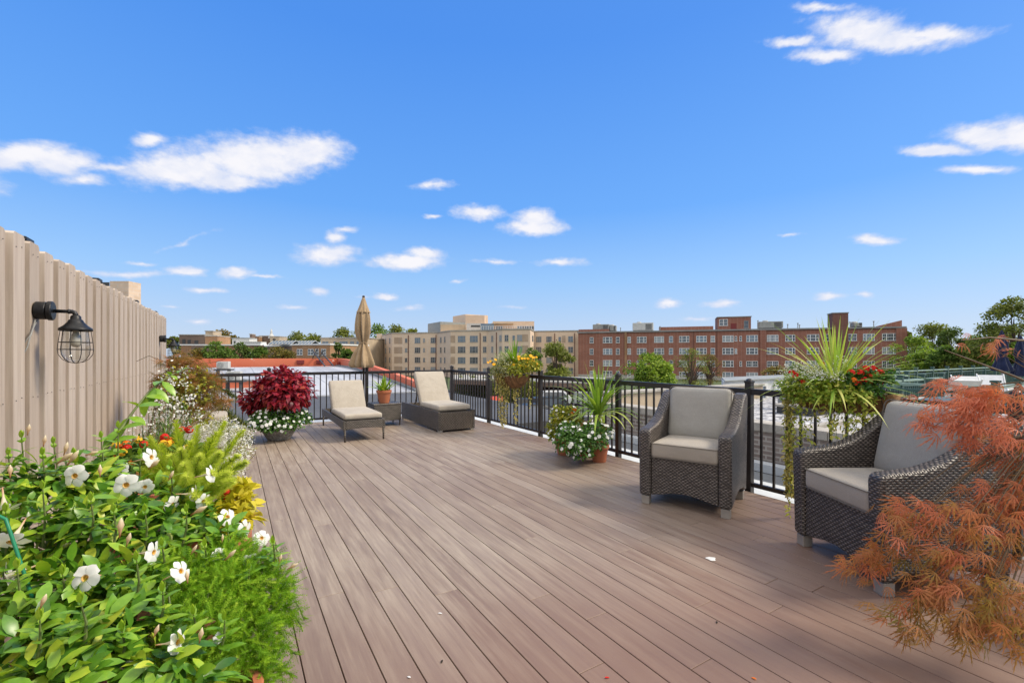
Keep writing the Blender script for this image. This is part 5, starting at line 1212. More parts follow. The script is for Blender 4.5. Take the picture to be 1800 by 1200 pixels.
def pot(t, c, r, h, m=None, name='pot'):
    b = MB(); b.lathe(c, [(r*.66, 0), (r*.7, .005), (r*.93, h*.78), (r*.94, h*.8), (r*1.04, h*.8), (r*1.05, h*.99), (r*1.02, h), (r*.9, h), (r*.86, h*.86)], 32); b.build(name, m or M['terra'], t, smooth=False, bevel=0)
    b = MB(); b.lathe((c[0], c[1], c[2]+h*.84), [(r*.87, 0), (r*.8, .012), (.001, .02)], 20); b.build('soil', M['soil'], t)
def florets(t, heads, m, r=.022, name='flower_head', n_=16, merge=None):
    """dome-shaped flower heads, each its own part"""
    for (p, nrm) in heads:
        lc = LC(); nv = Vector(nrm).normalized(); dd = unit(n_*2); dd = dd[dd @ np.array(nv) > .1][:n_]
        v0 = []; 
        tv = np.array([(0, 0, 0), (.5, .5, .1), (0, 1, .0), (-.5, .5, .1)]); 
        for k3 in range(4):
            ang = k3*pi/2; u_ = np.array([cos(ang), sin(ang), .0])
            side = np.cross(dd, np.array([.3, .5, .8])); side /= np.linalg.norm(side, axis=1, keepdims=True); up2 = np.cross(dd, side)
            ax = side*cos(ang)+up2*sin(ang); lc.add(tv, [(0, 1, 2, 3)], np.array(p)+dd*r*.8, ax, dd, r*.42, rng.uniform(.2, 1, len(dd)))
        lc.build(name, M[m], t)
def vines(t, strands, m, leaf, dens=1., name='trailing_vines', stem=.0015, spread=.02, asp=.8):
    lc = LC(); b = MB()
    for pts in strands:
        pts = [Vector(p) for p in pts]; L = sum((q_-p_).length for p_, q_ in zip(pts, pts[1:])); n_ = max(4, int(L/leaf*2.6*dens))
        seg_ = []
        for i in range(n_+1):
            s_ = i/n_*(len(pts)-1); k_ = min(int(s_), len(pts)-2); seg_.append(pts[k_].lerp(pts[k_+1], s_-k_)+Vector(unit(1)[0])*.006)
        b.tube(seg_, stem, 4, cap=False)
        P_ = np.array([tuple(p) for p in seg_])+rng.normal(size=(n_+1, 3))*spread*.3; d = rng.normal(size=(n_+1, 3)); d[:, 2] = -.35-.5*rng.random(n_+1)
        fade = np.linspace(0, .35, n_+1)
        lc.add(*TLh, P_, d, rng.normal(size=(n_+1, 3))*.6+np.array([0, 0, .8]), np.stack([leaf*asp*np.ones(n_+1), leaf*rng.uniform(.6, 1.15, n_+1), leaf*np.ones(n_+1)], 1), np.clip(rng.normal(.35, .22, n_+1)+fade, 0, 1))
    b.build(name+'_stems', M['stem'], t); lc.build(name, M[m], t)
# ---- burgundy coleus + white impatiens bowl
t = thing('flower_planter', 'grey bowl planter of burgundy coleus above white impatiens near the far railing', 'potted plant', (.62, 8.25, 0))
b = MB(); b.lathe((.62, 8.25, 0), [(.15, 0), (.17, .01), (.24, .13), (.26, .17), (.25, .18), (.22, .17), (.2, .12)], 32); b.build('bowl', M['stonebowl'], t)
b = MB(); b.lathe((.62, 8.25, .12), [(.2, 0), (.15, .03), (.001, .04)], 16); b.build('soil', M['soil'], t)
impatiens(t, [((.62, 8.25, .34), (.42, .4, .20)), ((.40, 8.05, .30), (.24, .24, .17)), ((.88, 8.2, .30), (.24, .24, .18)), ((.62, 7.98, .25), (.3, .18, .16))], 3600, 72, .045, .027)
lc = LC(); cb = [Bp(500, 678, 7.5, 46, .68), Bp(478, 690, 7.4, 36, .8), Bp(522, 690, 7.4, 28, 1.), Bp(500, 698, 7.25, 36, .6), Bp(448, 705, 7.4, 22, .9), Bp(492, 660, 7.5, 26, .6), Bp(432, 694, 7.4, 10, .8), Bp(448, 718, 7.35, 14, .8)]
mound(lc, cb, 2100, .095, TLh, up=-.1, droop=.35, rmean=.48, rsd=.25, lo=.5, jit=.35, zmin=-.9); lc.build('coleus_foliage', M['l_col'], t)
b = MB()
for c, r in cb: b.tube([(.62, 8.25, .2), ((.62+c[0])/2, (8.25+c[1])/2, c[2]-.2), c], [.012, .009, .005], 6)
b.build('stems', mat('dark_red_stem', (.10, .012, .02), .6), t)
# ---- agave-like plant in terracotta on the side table
c0 = (2.5, 8.9, .43); t = thing('potted_plant', 'bright green strappy plant in a terracotta pot on the wicker side table', 'potted plant', c0)
pot(t, c0, .14, .25)
lc = LC(); ds = []; 
for i in range(46):
    th = random.uniform(0, 2*pi); tl = random.uniform(.1, 1.15); ds.append((sin(tl)*cos(th), sin(tl)*sin(th), cos(tl)))
blades(lc, (c0[0], c0[1], c0[2]+.22), ds, [random.uniform(.2, .36) for _ in ds], .05, [random.uniform(0, .6) for _ in ds], [random.uniform(0, 1) for _ in ds], fold=.5); lc.build('foliage', M['l_agv'], t, smooth=True)
# ---- right group: dracaena pot, impatiens pot, yellowing plant
c0 = (4.12, 4.72, 0); t = thing('potted_plant', 'tall spiky strap-leaved plant in the larger terracotta pot at the right railing', 'potted plant', c0)
pot(t, c0, .215, .43)
base_ = Vector(W(1052, 735, 6.15)); b = MB(); b.tube([(c0[0], c0[1], .35), tuple(base_), tuple(base_+Vector((0, 0, .12)))], [.03, .026, .02], 10); b.build('cane', M['barkg'], t)
lc = LC(); ds = []; LL = []; bd = []; rn_ = []
for i in range(90):
    th = random.uniform(0, 2*pi); tl = abs(random.gauss(0, .75)); tl = min(tl, 1.75); ds.append((sin(tl)*cos(th), sin(tl)*sin(th), cos(tl)))
    LL.append(random.uniform(.5, .86)*(1 if tl < .7 else .95)); bd.append(random.uniform(.1, .5)+tl*.75); rn_.append(random.uniform(.05, .6)+(.35 if tl > 1 else 0))
blades(lc, base_+Vector((0, 0, .03)), ds, LL, .043, bd, rn_, 10); lc.build('foliage', M['l_spk'], t, smooth=True)
c0 = (3.98, 4.38, 0); t = thing('potted_plant', 'mounded white impatiens spilling over the smaller terracotta pot at the right railing', 'potted plant', c0)
pot(t, c0, .12, .22)
impatiens(t, [Bp(1030, 772, 5.75, 38, .8), Bp(1005, 778, 5.6, 32, .9), Bp(1052, 760, 5.9, 26, .7), Bp(1022, 795, 5.6, 24, .6), Bp(1000, 758, 5.8, 22, .8)], 3000, 60, .04, .023)
c0 = (3.86, 4.95, 0); t = thing('potted_plant', 'yellowing bushy plant with a few white and orange blooms left of the spiky plant', 'potted plant', c0)
pot(t, c0, .13, .24)
impatiens(t, [Bp(985, 752, 6.2, 24, 1.2), Bp(1000, 735, 6.3, 24, .9), Bp(978, 765, 6.1, 14, 1.), Bp(982, 725, 6.3, 13, 1.0)], 1500, 14, .045, .022, lm='l_ygr')
florets(t, [(W(1010, 720, 6.2), (-.3, -.8, .6)), (W(1005, 727, 6.2), (-.3, -.8, .6))], 'f_or', .032)
# ---- rail planters
def coco(t, c, L, r, dep):
    """half-round coconut-fibre trough along Y"""
    b = MB(); n1, n2 = 22, 12; vs = []; fs = []
    for i in range(n1+1):
        u_ = -1+2*i/n1; sc_ = (1-abs(u_)**3.2)**.5 if abs(u_) < 1 else 0
        sc_ = max(sc_, .03)
        for j in range(n2+1):
            a = pi+pi*j/n2; jj = random.uniform(.95, 1.06); vs.append((c[0]+r*cos(a)*(.35+.65*sc_)*jj, c[1]+u_*L/2, c[2]+dep*sin(a)*sc_*jj))
    for i in range(n1):
        for j in range(n2): a = i*(n2+1)+j; fs.append((a, a+1, a+n2+2, a+n2+1))
    b.add(vs, fs); o = b.build('coco_liner', M['coco'], t, smooth=True); md = o.modifiers.new('s', 'SOLIDIFY'); md.thickness = .014
    lc = LC(); n_ = 4200; iu = rng.uniform(-.98, .98, n_); a = rng.uniform(pi, 2*pi, n_); sc_ = np.sqrt(np.maximum(.02, 1-np.abs(iu)**3.2))
    P_ = np.stack([c[0]+r*np.cos(a)*(.35+.65*sc_), c[1]+iu*L/2, c[2]+dep*np.sin(a)*sc_], 1); d = P_-np.array(c); d /= np.linalg.norm(d, axis=1, keepdims=True)
    lc.add(*TN, P_, d*.5+rng.normal(size=(n_, 3))*.8, d, np.stack([np.full(n_, .03), rng.uniform(.02, .06, n_), np.full(n_, .03)], 1), rng.random(n_)); lc.build('loose_fibres', M['coco'], t)
    b = MB(); b.tube([(c[0]-r, c[1]-L/2*.85, c[2]+.01), (c[0]-r*1.02, c[1]+L/2*.85, c[2]+.01)], .005, 6); b.tube([(c[0]+r, c[1]-L/2*.85, c[2]+.01), (c[0]+r, c[1]+L/2*.85, c[2]+.01)], .005, 6)
    for i in range(7):
        u_ = -.82+1.64*i/6; sc_ = (1-abs(u_)**3.2)**.5
        b.tube([(c[0]+(r+.008)*cos(pi+pi*j/10)*(.35+.65*sc_), c[1]+u_*L/2, c[2]+(dep+.01)*sin(pi+pi*j/10)*sc_) for j in range(11)], .003, 5)
    for u_ in (-.6, .6): b.tube([(c[0]+r, c[1]+u_*L/2, c[2]), (RX-.03, c[1]+u_*L/2, c[2]+.03), (RX+.0, c[1]+u_*L/2, 1.05-.0), (RX+.04, c[1]+u_*L/2, 1.0)], .005, 6)
    b.build('wire_frame', M['black'], t)
    b = MB(); b.bb(c[0]-r*.8, c[0]+r*.8, c[1]-L*.4, c[1]+L*.4, c[2]-.03, c[2]-.005); b.build('soil', M['soil'], t)
c0 = (4.22, 1.78, 1.06); t = thing('rail_planter', 'large coconut-fibre rail planter with tall spikes and red lantana behind the armchairs', 'planter', c0)
coco(t, c0, .80, .16, .17)
lc = LC(); ds = []; LL = []; bd = []; rn_ = []
for i in range(92):
    th = random.uniform(0, 2*pi); tl = min(abs(random.gauss(.2, .8)), 1.5); ds.append((sin(tl)*cos(th)*.8, sin(tl)*sin(th), cos(tl)*.9))
    LL.append(random.uniform(.38, .66)*(1.15 if tl > .6 else .95)); bd.append(random.uniform(0, .25)+tl*.25); rn_.append(random.uniform(.2, 1))
blades(lc, W(1468, 682, 3.65), ds, LL, .022, bd, rn_, 7); lc.build('spiky_foliage', M['l_spk'], t, smooth=True)
lc = LC(); mound(lc, [Bp(1420, 680, 3.7, 40, .7), Bp(1460, 685, 3.6, 34, .8), Bp(1400, 695, 3.75, 24, 1.), Bp(1490, 690, 3.55, 28, .8), Bp(1440, 665, 3.75, 34, .6), Bp(1388, 680, 3.8, 22, 1.1), Bp(1470, 700, 3.5, 26, .6), Bp(1510, 698, 3.42, 26, .7), Bp(1430, 700, 3.6, 26, .5)], 3300, .032, TLh, lo=.4, jit=.9, rmean=.3, rsd=.25); lc.build('foliage', M['l_vine'], t)
lc = LC(); mound(lc, [Bp(1525, 672, 3.48, 36, .7), Bp(1545, 665, 3.45, 26, .7), Bp(1505, 668, 3.55, 26, .7), Bp(1530, 690, 3.42, 24, .5)], 1100, .036, TLh, lo=.4, jit=.7); lc.build('lantana_foliage', M['l_imp'], t)
hd = [(1496, 655), (1512, 655), (1522, 648), (1535, 648), (1547, 655), (1520, 668), (1530, 662), (1545, 672), (1508, 675), (1553, 665), (1500, 668), (1515, 684), (1541, 659), (1533, 673), (1398, 660), (1410, 672), (1392, 655), (1443, 640)]
florets(t, [(W(x_, y_, 3.42 if x_ > 1480 else 3.65), (random.uniform(-.7, 0), -.6, .9)) for x_, y_ in hd[:9]+hd[14:]], 'f_red', .03); florets(t, [(W(x_, y_, 3.42), (random.uniform(-.7, 0), -.6, .9)) for x_, y_ in hd[9:14]], 'f_or', .026)
lc = LC(); mound(lc, [Bp(1415, 655, 3.7, 42, .5), Bp(1470, 640, 3.7, 30, .5), Bp(1390, 672, 3.75, 20, .8), Bp(1450, 662, 3.5, 32, .5)], 1300, .010, TQ, up=.8, lo=.5, jit=1.); tag(lc.build('tiny_white_blossoms', M['wflower'], t), kind='stuff')
lc = LC(); mound(lc, [Bp(1415, 650, 3.72, 42, .6), Bp(1465, 640, 3.7, 36, .6), Bp(1440, 655, 3.55, 36, .5)], 1500, .02, TN, up=1.2, jit=.7, lo=.3, asp=1.5); lc.build('silvery_foliage', M['l_grass'], t)
st = []
for (x_, ya, yb, Z) in ((1408, 690, 790, 3.7), (1498, 690, 790, 3.44), (1508, 690, 765, 3.42), (1520, 690, 770, 3.4), (1535, 690, 745, 3.38), (1458, 690, 770, 3.54), (1386, 690, 905, 3.78), (1393, 690, 868, 3.76), (1380, 680, 840, 3.8), (1402, 700, 805, 3.7), (1415, 690, 770, 3.66), (1426, 700, 792, 3.62), (1440, 690, 745, 3.6), (1452, 700, 735, 3.55), (1472, 690, 800, 3.5), (1480, 690, 790, 3.48), (1490, 700, 770, 3.45), (1503, 690, 775, 3.42), (1515, 690, 762, 3.4), (1525, 700, 750, 3.38), (1465, 690, 760, 3.52)):
    st.append([W(x_+random.uniform(-3, 3), ya+(yb-ya)*k_/5, Z) for k_ in range(6)])
vines(t, st, 'l_vine', .038, 1.05)
vines(t, [[W(1390+random.uniform(-14, 8), 700+170*k_/5, 3.78) for k_ in range(6)] for _ in range(6)], 'l_vine_y', .036, 1.5, 'yellowed_vines')
c0 = (4.24, 7.0, 1.02); t = thing('rail_planter', 'coconut-fibre rail planter with yellow daisies and long pale vines at the far right railing', 'planter', c0)
coco(t, c0, .95, .17, .24)
lc = LC(); mound(lc, [Bp(925, 640, 8.0, 24, .7), Bp(900, 645, 8.1, 24, .8), Bp(938, 645, 7.7, 16, .8), Bp(880, 650, 8.3, 18, 1.), Bp(912, 652, 7.8, 22, .6)], 2200, .05, TLh, lo=.4, jit=.8); lc.build('foliage', M['l_ygr'], t)
lc = LC(); mound(lc, [Bp(888, 640, 8.1, 26, .9), Bp(875, 660, 8.2, 15, 1.4), Bp(898, 655, 7.9, 18, 1.)], 1300, .04, TQ, lo=.4, jit=.9, up=.6, asp=.5); lc.build('silvery_foliage', M['l_grass'], t)
lc = LC(); ds = []
for i in range(60): th = random.uniform(0, 2*pi); tl = random.uniform(0, 1.0); ds.append((sin(tl)*cos(th), sin(tl)*sin(th), cos(tl)))
blades(lc, W(905, 645, 8.1), ds, [random.uniform(.3, .55) for _ in ds], .03, [random.uniform(0, .5) for _ in ds], [random.uniform(0, .7) for _ in ds]); lc.build('grassy_foliage', M['l_agv'], t)
pr = flat_flower(t, 'flower', M['f_lor'], npet=7); ps_ = [(905+random.uniform(-2, 40), random.uniform(624, 646)) for _ in range(18)]+[(862, 635), (871, 632), (868, 640), (858, 637)]
place(pr, t, [W(x_, y_, 7.75) for x_, y_ in ps_], [Vector((random.uniform(-.6, .2), -.8, random.uniform(.2, .9))) for _ in ps_], [random.uniform(.02, .03) for _ in ps_])
vines(t, [[W(x_+random.uniform(-2, 2), 655+(yb-655)*k_/5, 8.05) for k_ in range(6)] for x_, yb in ((876, 735), (880, 740), (884, 752), (888, 745), (892, 730), (879, 700), (886, 720), (905, 742), (907, 735), (903, 700), (912, 700), (930, 715), (882, 748), (895, 690), (872, 690))], 'l_vine_y', .05, 1.1)
# ================================================================== left flower bed
t = thing('bronze_maple', 'small bronze-leaved maple shrub at the end of the board fence', 'shrub', (-.72, 5.2, 0))
pot(t, (-.72, 5.2, 0), .2, .36)
lc = LC(); cb = [Bp(325, 650, 4.9, 42, .8), Bp(350, 672, 4.8, 42, .8), Bp(305, 680, 4.9, 34, .9), Bp(372, 700, 4.8, 30, .7), Bp(345, 715, 4.7, 30, .7), Bp(318, 635, 5.0, 26, .6), Bp(315, 720, 4.7, 30, .8), Bp(395, 708, 4.7, 12, .8), Bp(285, 665, 4.9, 18, .8)]
mound(lc, cb, 950, .085, TLace, up=-.2, droop=.4, lo=.35, jit=.7, rmean=.55); lc.build('foliage', M['l_map2'], t)
lc = LC(); mound(lc, [Bp(330, 690, 4.7, 48, 1.), Bp(300, 710, 4.7, 30, 1.), Bp(355, 740, 4.6, 26, .8)], 1600, .035, TLh, lo=.2, jit=.9, rmean=.6); lc.build('inner_foliage', M['l_ygr'], t)
b = MB()
for c, r in cb: b.tube([(-.72, 5.2, .3), ((-.72+c[0])/2+.04, (5.2+c[1])/2, c[2]-.2), c, (c[0]+.08, c[1]-.05, c[2]+.02)], [.02, .012, .006, .003], 6)
b.tube([W(300, 640, 4.9), W(262, 625, 5), W(240, 635, 5)], .003, 5); b.tube([W(340, 640, 4.9), W(380, 636, 5), W(410, 625, 5)], .003, 5)
b.build('branches', M['stem_b'], t)
def conifer(t, pts, Z, r):
    lc = LC(); b = MB(); P_ = [W(x_, y_, Z) for x_, y_ in pts]; b.tube(P_, [.012]*(len(P_)-1)+[.004], 6); b.build('branch', M['bark'], t)
    for k_ in range(700):
        s_ = random.random()*(len(P_)-1); i = min(int(s_), len(P_)-2); p = P_[i].lerp(P_[i+1], s_-i); d = (P_[i+1]-P_[i]).normalized(); ps = 1-.6*s_/(len(P_)-1)
        lc.add(*TN, np.array(p)+rng.normal(size=3)*r*.4*ps, np.array(d)+rng.normal(size=3)*.7, [0, 0, 1], [.12, r*1.1, .1], random.random())
    lc.build('needles', M['l_con'], t)
t = thing('juniper', 'dark juniper with branches reaching past the pale bench', 'shrub', (-.75, 6.5, 0))
conifer(t, [(345, 660), (375, 675), (398, 688), (414, 697)], 6.6, .07); conifer(t, [(370, 705), (395, 722), (412, 735), (430, 745)], 6.6, .1); conifer(t, [(380, 750), (400, 760), (425, 763)], 6.4, .06)
b = MB(); b.tube([(-.75, 6.5, 0), tuple(W(345, 700, 6.6)), tuple(W(345, 660, 6.6))], [.03, .02, .01], 8); b.build('trunk', M['bark'], t)
t = thing('white_spike_plant', 'tall plant with white flower spikes against the fence', 'potted plant', tuple(Wp(285, 3.6, 0)))
gp = Wp(285, 3.6, 0); pot(t, tuple(gp), .17, .3)
spk = [(252, 712, 770), (262, 695, 765), (270, 700, 760), (283, 655, 720), (281, 700, 740), (292, 700, 750), (300, 692, 745), (308, 698, 740), (318, 702, 750), (330, 710, 750), (248, 738, 780), (232, 738, 775), (340, 680, 720), (303, 660, 720), (290, 720, 770), (275, 725, 775), (352, 720, 760), (323, 640, 700), (300, 640, 690)]
b = MB(); lc = LC(); gl = LC()
for (x_, y0_, y1_) in spk:
    Z = 3.6+random.uniform(-.25, .25); P0, P1 = W(x_, y0_, Z), W(x_+random.uniform(-4, 4), y1_, Z); b.tube([(gp.x, gp.y, .3), tuple(P1), tuple(P0)], [.004, .003, .001], 5)
    n_ = 34; s_ = rng.random(n_); P_ = np.array(P1)[None]*s_[:, None]+np.array(P0)[None]*(1-s_[:, None]); P_ += rng.normal(size=(n_, 3))*.016
    lc.add(*TQ, P_, rng.normal(size=(n_, 3)), rng.normal(size=(n_, 3)), rng.uniform(.012, .024, n_), rng.random(n_))
    n_ = 70; s_ = rng.random(n_); P_ = np.array([gp.x, gp.y, .45])[None]*s_[:, None]+np.array(P1)[None]*(1-s_[:, None]); d = rng.normal(size=(n_, 3)); d[:, 2] += .5
    gl.add(*TLn, P_+rng.normal(size=(n_, 3))*.02, d, [0, 0, 1], rng.uniform(.03, .055, n_), rng.random(n_))
b.build('stems', M['stem'], t); tag(lc.build('white_blossoms', M['wflower'], t), kind='stuff'); gl.build('foliage', M['l_mix'], t)
t = thing('white_mist_plant', 'airy cloud of tiny white blossoms spilling onto the deck beside the fence bed', 'potted plant', tuple(Wp(412, 3.1, 0)))
gp = Wp(400, 3.1, 0); pot(t, tuple(gp), .16, .3)
lc = LC(); bl = [Bp(412, 790, 3.0, 34, 1.1), Bp(425, 765, 3.1, 22, .9), Bp(405, 825, 2.8, 30, .9), Bp(395, 755, 3.2, 30, .8), Bp(365, 760, 3.2, 26, .8), Bp(430, 800, 2.9, 16, 1.)]
mound(lc, bl, 2600, .011, TQ, lo=.35, jit=1., up=.4, zmin=-.9); tag(lc.build('tiny_white_blossoms', M['wflower'], t), kind='stuff')
lc = LC(); mound(lc, bl, 2200, .03, TN, lo=.2, jit=.9, up=.6, asp=1.2); lc.build('foliage', M['l_ygr'], t)
b = MB()
for c, r in bl*4: dd = Vector(unit(1)[0]); b.tube([(gp.x, gp.y, .28), ((gp.x+c[0])/2, (gp.y+c[1])/2, c[2]*.8), (c[0]+dd.x*r[0], c[1]+dd.y*r[1], c[2]+dd.z*r[2])], .0015, 4)
b.build('stems', M['stem_b'], t)
# lantana
t = thing('lantana', 'red and yellow lantana between the mandevilla and the feathery ferns', 'potted plant', tuple(Wp(250, 2.6, 0)))
gp = Wp(255, 2.7, 0); pot(t, tuple(gp), .17, .32)
lc = LC(); mound(lc, [Bp(240, 805, 2.65, 44, .7), Bp(290, 800, 2.7, 44, .7), Bp(205, 820, 2.5, 34, .7), Bp(330, 800, 2.7, 34, .7)], 1500, .045, TLh, lo=.3, jit=.8); lc.build('foliage', M['l_mix'], t)
def H(lst, Z): return [(W(x_, y_, Z), (random.uniform(-.3, .5), -.8, random.uniform(.4, 1))) for x_, y_ in lst]
florets(t, H([(320, 756), (333, 755), (289, 768), (286, 776), (253, 780), (190, 806), (223, 787), (184, 812), (176, 822)], 2.5), 'f_red', .024)
florets(t, H([(222, 780), (211, 786), (299, 774), (205, 800), (232, 813)], 2.5), 'f_or', .022); florets(t, H([(243, 773), (202, 779), (287, 780), (330, 787), (216, 795), (298, 780)], 2.45), 'f_yel', .024)
florets(t, H([(397, 864), (399, 875)], 2.05), 'f_red', .018); florets(t, H([(400, 817)], 2.3), 'f_yel', .02)
# foxtail fern
t = thing('foxtail_fern', 'bright yellow-green foxtail fern with upright feathery plumes', 'potted plant', tuple(Wp(325, 2.35, 0)))
gp = Wp(325, 2.35, 0); pot(t, tuple(gp), .18, .34)
lc = LC(); b = MB(); cbase = W(328, 905, 2.12)
for (x_, y_, Z) in ((262, 768, 2.45), (283, 780, 2.3), (310, 740, 2.5), (318, 790, 2.2), (348, 748, 2.5), (352, 800, 2.2), (368, 770, 2.45), (396, 742, 2.5), (388, 795, 2.2), (428, 756, 2.5), (420, 800, 2.4), (434, 812, 2.3), (405, 830, 2.15), (300, 800, 2.15), (270, 800, 2.25), (335, 775, 2.35), (250, 800, 2.35), (375, 830, 2.05), (330, 835, 2.0), (292, 835, 2.05), (345, 870, 1.95), (412, 845, 2.1), (365, 880, 2.0), (245, 825, 2.2), (325, 815, 2.1), (380, 760, 2.4)):
    Z = Z*.9; T1 = W(x_, y_, Z); mid = cbase.lerp(T1, .45)+Vector((0, 0, .05)); n_ = 760
    s_ = rng.uniform(.12, 1, n_)**.8; P_ = ((1-s_)**2)[:, None]*np.array(cbase)+(2*s_*(1-s_))[:, None]*np.array(mid)+(s_**2)[:, None]*np.array(T1)
    d = rng.normal(size=(n_, 3)); ax = np.array((T1-cbase).normalized())
    d -= (d @ ax)[:, None]*ax; d /= np.linalg.norm(d, axis=1, keepdims=True); rr = (.05*np.sqrt(np.clip(1.04-s_, 0, 1)))[:, None]
    lc.add(*TN, P_+d*rr*.15, d*1.+ax*.75, d, np.stack([np.full(n_, .055), (rr[:, 0]*1.2+.006), np.full(n_, .03)], 1), np.clip(s_*.5+rng.normal(.35, .17, n_), 0, 1))
    b.tube([tuple(cbase), tuple(mid), tuple(T1)], [.004, .003, .001], 5)
lc.build('plumes', M['l_fox'], t); b.build('stems', M['stem'], t)
# chartreuse plant
t = thing('chartreuse_vine', 'bright yellow leaved vine hanging over the deck edge of the bed', 'potted plant', tuple(Wp(405, 2.1, 0)))
gp = Wp(380, 2.15, 0); pot(t, tuple(gp), .14, .5)
lc = LC(); mound(lc, [Bp(408, 872, 2.1, 26, .9), Bp(425, 888, 2.05, 22, .9), Bp(412, 910, 2.0, 24, .8), Bp(436, 912, 2.0, 14, .7), Bp(395, 905, 2.0, 22, .8), Bp(425, 860, 2.15, 16, .7), Bp(388, 930, 1.95, 18, .7)], 420, .056, TLh, lo=.4, jit=.7, droop=.45); lc.build('foliage', M['l_yel'], t)
b = MB()
for x_, y_ in ((408, 872), (436, 905), (405, 915)): b.tube([(gp.x, gp.y, .48), tuple(W(x_, y_, 2.05))], .003, 5)
b.build('stems', M['stem'], t)
gp = Wp(322, 2.02, 0); t = thing('terracotta_pot', 'terracotta pot half hidden among the mandevilla leaves', 'pot', (gp.x, gp.y, 0)); pot(t, (gp.x, gp.y, .25), .115, .30, name='body')
b = MB(); b.lathe((gp.x, gp.y, 0), [(.1, 0), (.11, .25)], 20); b.build('stand', M['terra'], t)
# ---- mandevilla
t = thing('mandevilla', 'glossy mandevilla bush with large white trumpet flowers, nearest at the left', 'potted plant', (-.45, 1.5, 0))
pot(t, (-.55, 1.75, 0), .22, .42); b = MB(); b.lathe((-.35, 1.15, 0), [(.15, 0), (.2, .36), (.21, .4), (.18, .4)], 28); b.build('second_pot', M['terra'], t)
mb_ = [Bp(60, 850, 1.7, 62, .8), Bp(150, 850, 1.8, 66, .75), Bp(230, 885, 1.8, 56, .75), Bp(305, 895, 1.85, 44, .7), Bp(50, 930, 1.55, 70, .8), Bp(170, 930, 1.6, 80, .8), Bp(270, 940, 1.7, 62, .8), Bp(345, 905, 1.85, 40, .8), Bp(30, 1030, 1.4, 70, .8),
       Bp(130, 1030, 1.4, 80, .7), Bp(220, 1020, 1.45, 66, .7), Bp(50, 1120, 1.2, 90, .6), Bp(160, 1120, 1.22, 80, .6), Bp(90, 1200, 1.1, 110, .5), Bp(230, 1110, 1.3, 50, .6), Bp(380, 940, 1.8, 34, .7), Bp(280, 1160, 1.2, 60, .5), Bp(340, 1200, 1.2, 50, .5)]
lc = LC(); mound(lc, mb_, 1900, .064, TL, up=.15, droop=.3, rmean=.5, rsd=.28, lo=.35, jit=.6, zmin=-.8, asp=1.1)
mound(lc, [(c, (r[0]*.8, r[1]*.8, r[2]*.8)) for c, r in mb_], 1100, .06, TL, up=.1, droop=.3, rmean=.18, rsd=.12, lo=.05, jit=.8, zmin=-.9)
b = MB()
def shoot(px, y0_, y1_, Z, dx=0, npair=6, leaf=.065, rm=.5):
    P0, P1 = W(px, y1_, Z), W(px+dx, y0_, Z); sb = MB(); sb.tube([tuple(P0), tuple(P0.lerp(P1, .5)+Vector((.006, 0, 0))), tuple(P1)], [.0045, .0035, .002], 6); sb.build('stem', M['stem'], t); d = (P1-P0).normalized()
    for i in range(npair):
        p = P0.lerp(P1, (i+.5)/npair); a = i*pi/2+random.uniform(-.4, .4); sc_ = leaf*(1.05-.5*i/npair)
        for s_ in (0, pi):
            ax = Vector((cos(a+s_), sin(a+s_), .35+.5*i/npair)); lc.add(*TL, tuple(p), tuple(ax), (0, 0, 1), [sc_*1.1, sc_, sc_], rm+random.uniform(-.15, .2))
    for a in (0, 2.1, 4.2): lc.add(*TL, tuple(P1), (cos(a)*.4, sin(a)*.4, 1), (cos(a), sin(a), .2), [leaf*.5]*3, rm+.2)
for a_ in ((38, 770, 870, 1.75), (75, 800, 880, 1.7), (200, 752, 860, 1.95, 8), (178, 770, 850, 1.9), (130, 800, 860, 1.8), (300, 820, 900, 1.8), (350, 860, 920, 1.8), (75, 860, 960, 1.5), (200, 900, 960, 1.5), (240, 985, 1060, 1.35), (60, 1090, 1180, 1.1, 10), (110, 1010, 1080, 1.3), (360, 960, 1010, 1.6), (215, 1110, 1160, 1.2), (385, 1090, 1150, 1.35, 10), (340, 1080, 1120, 1.35), (480, 955, 1000, 1.7), (10, 900, 980, 1.45), (400, 930, 985, 1.75), (285, 960, 1010, 1.5), (15, 800, 880, 1.8), (100, 780, 860, 1.9, -6), (240, 800, 870, 1.95, 6), (160, 880, 950, 1.5), (320, 900, 960, 1.6, 8), (30, 1000, 1090, 1.25), (150, 1060, 1130, 1.15, -8), (280, 1040, 1100, 1.3, 6), (430, 1000, 1050, 1.6, 8), (255, 900, 960, 1.6)): shoot(*a_)
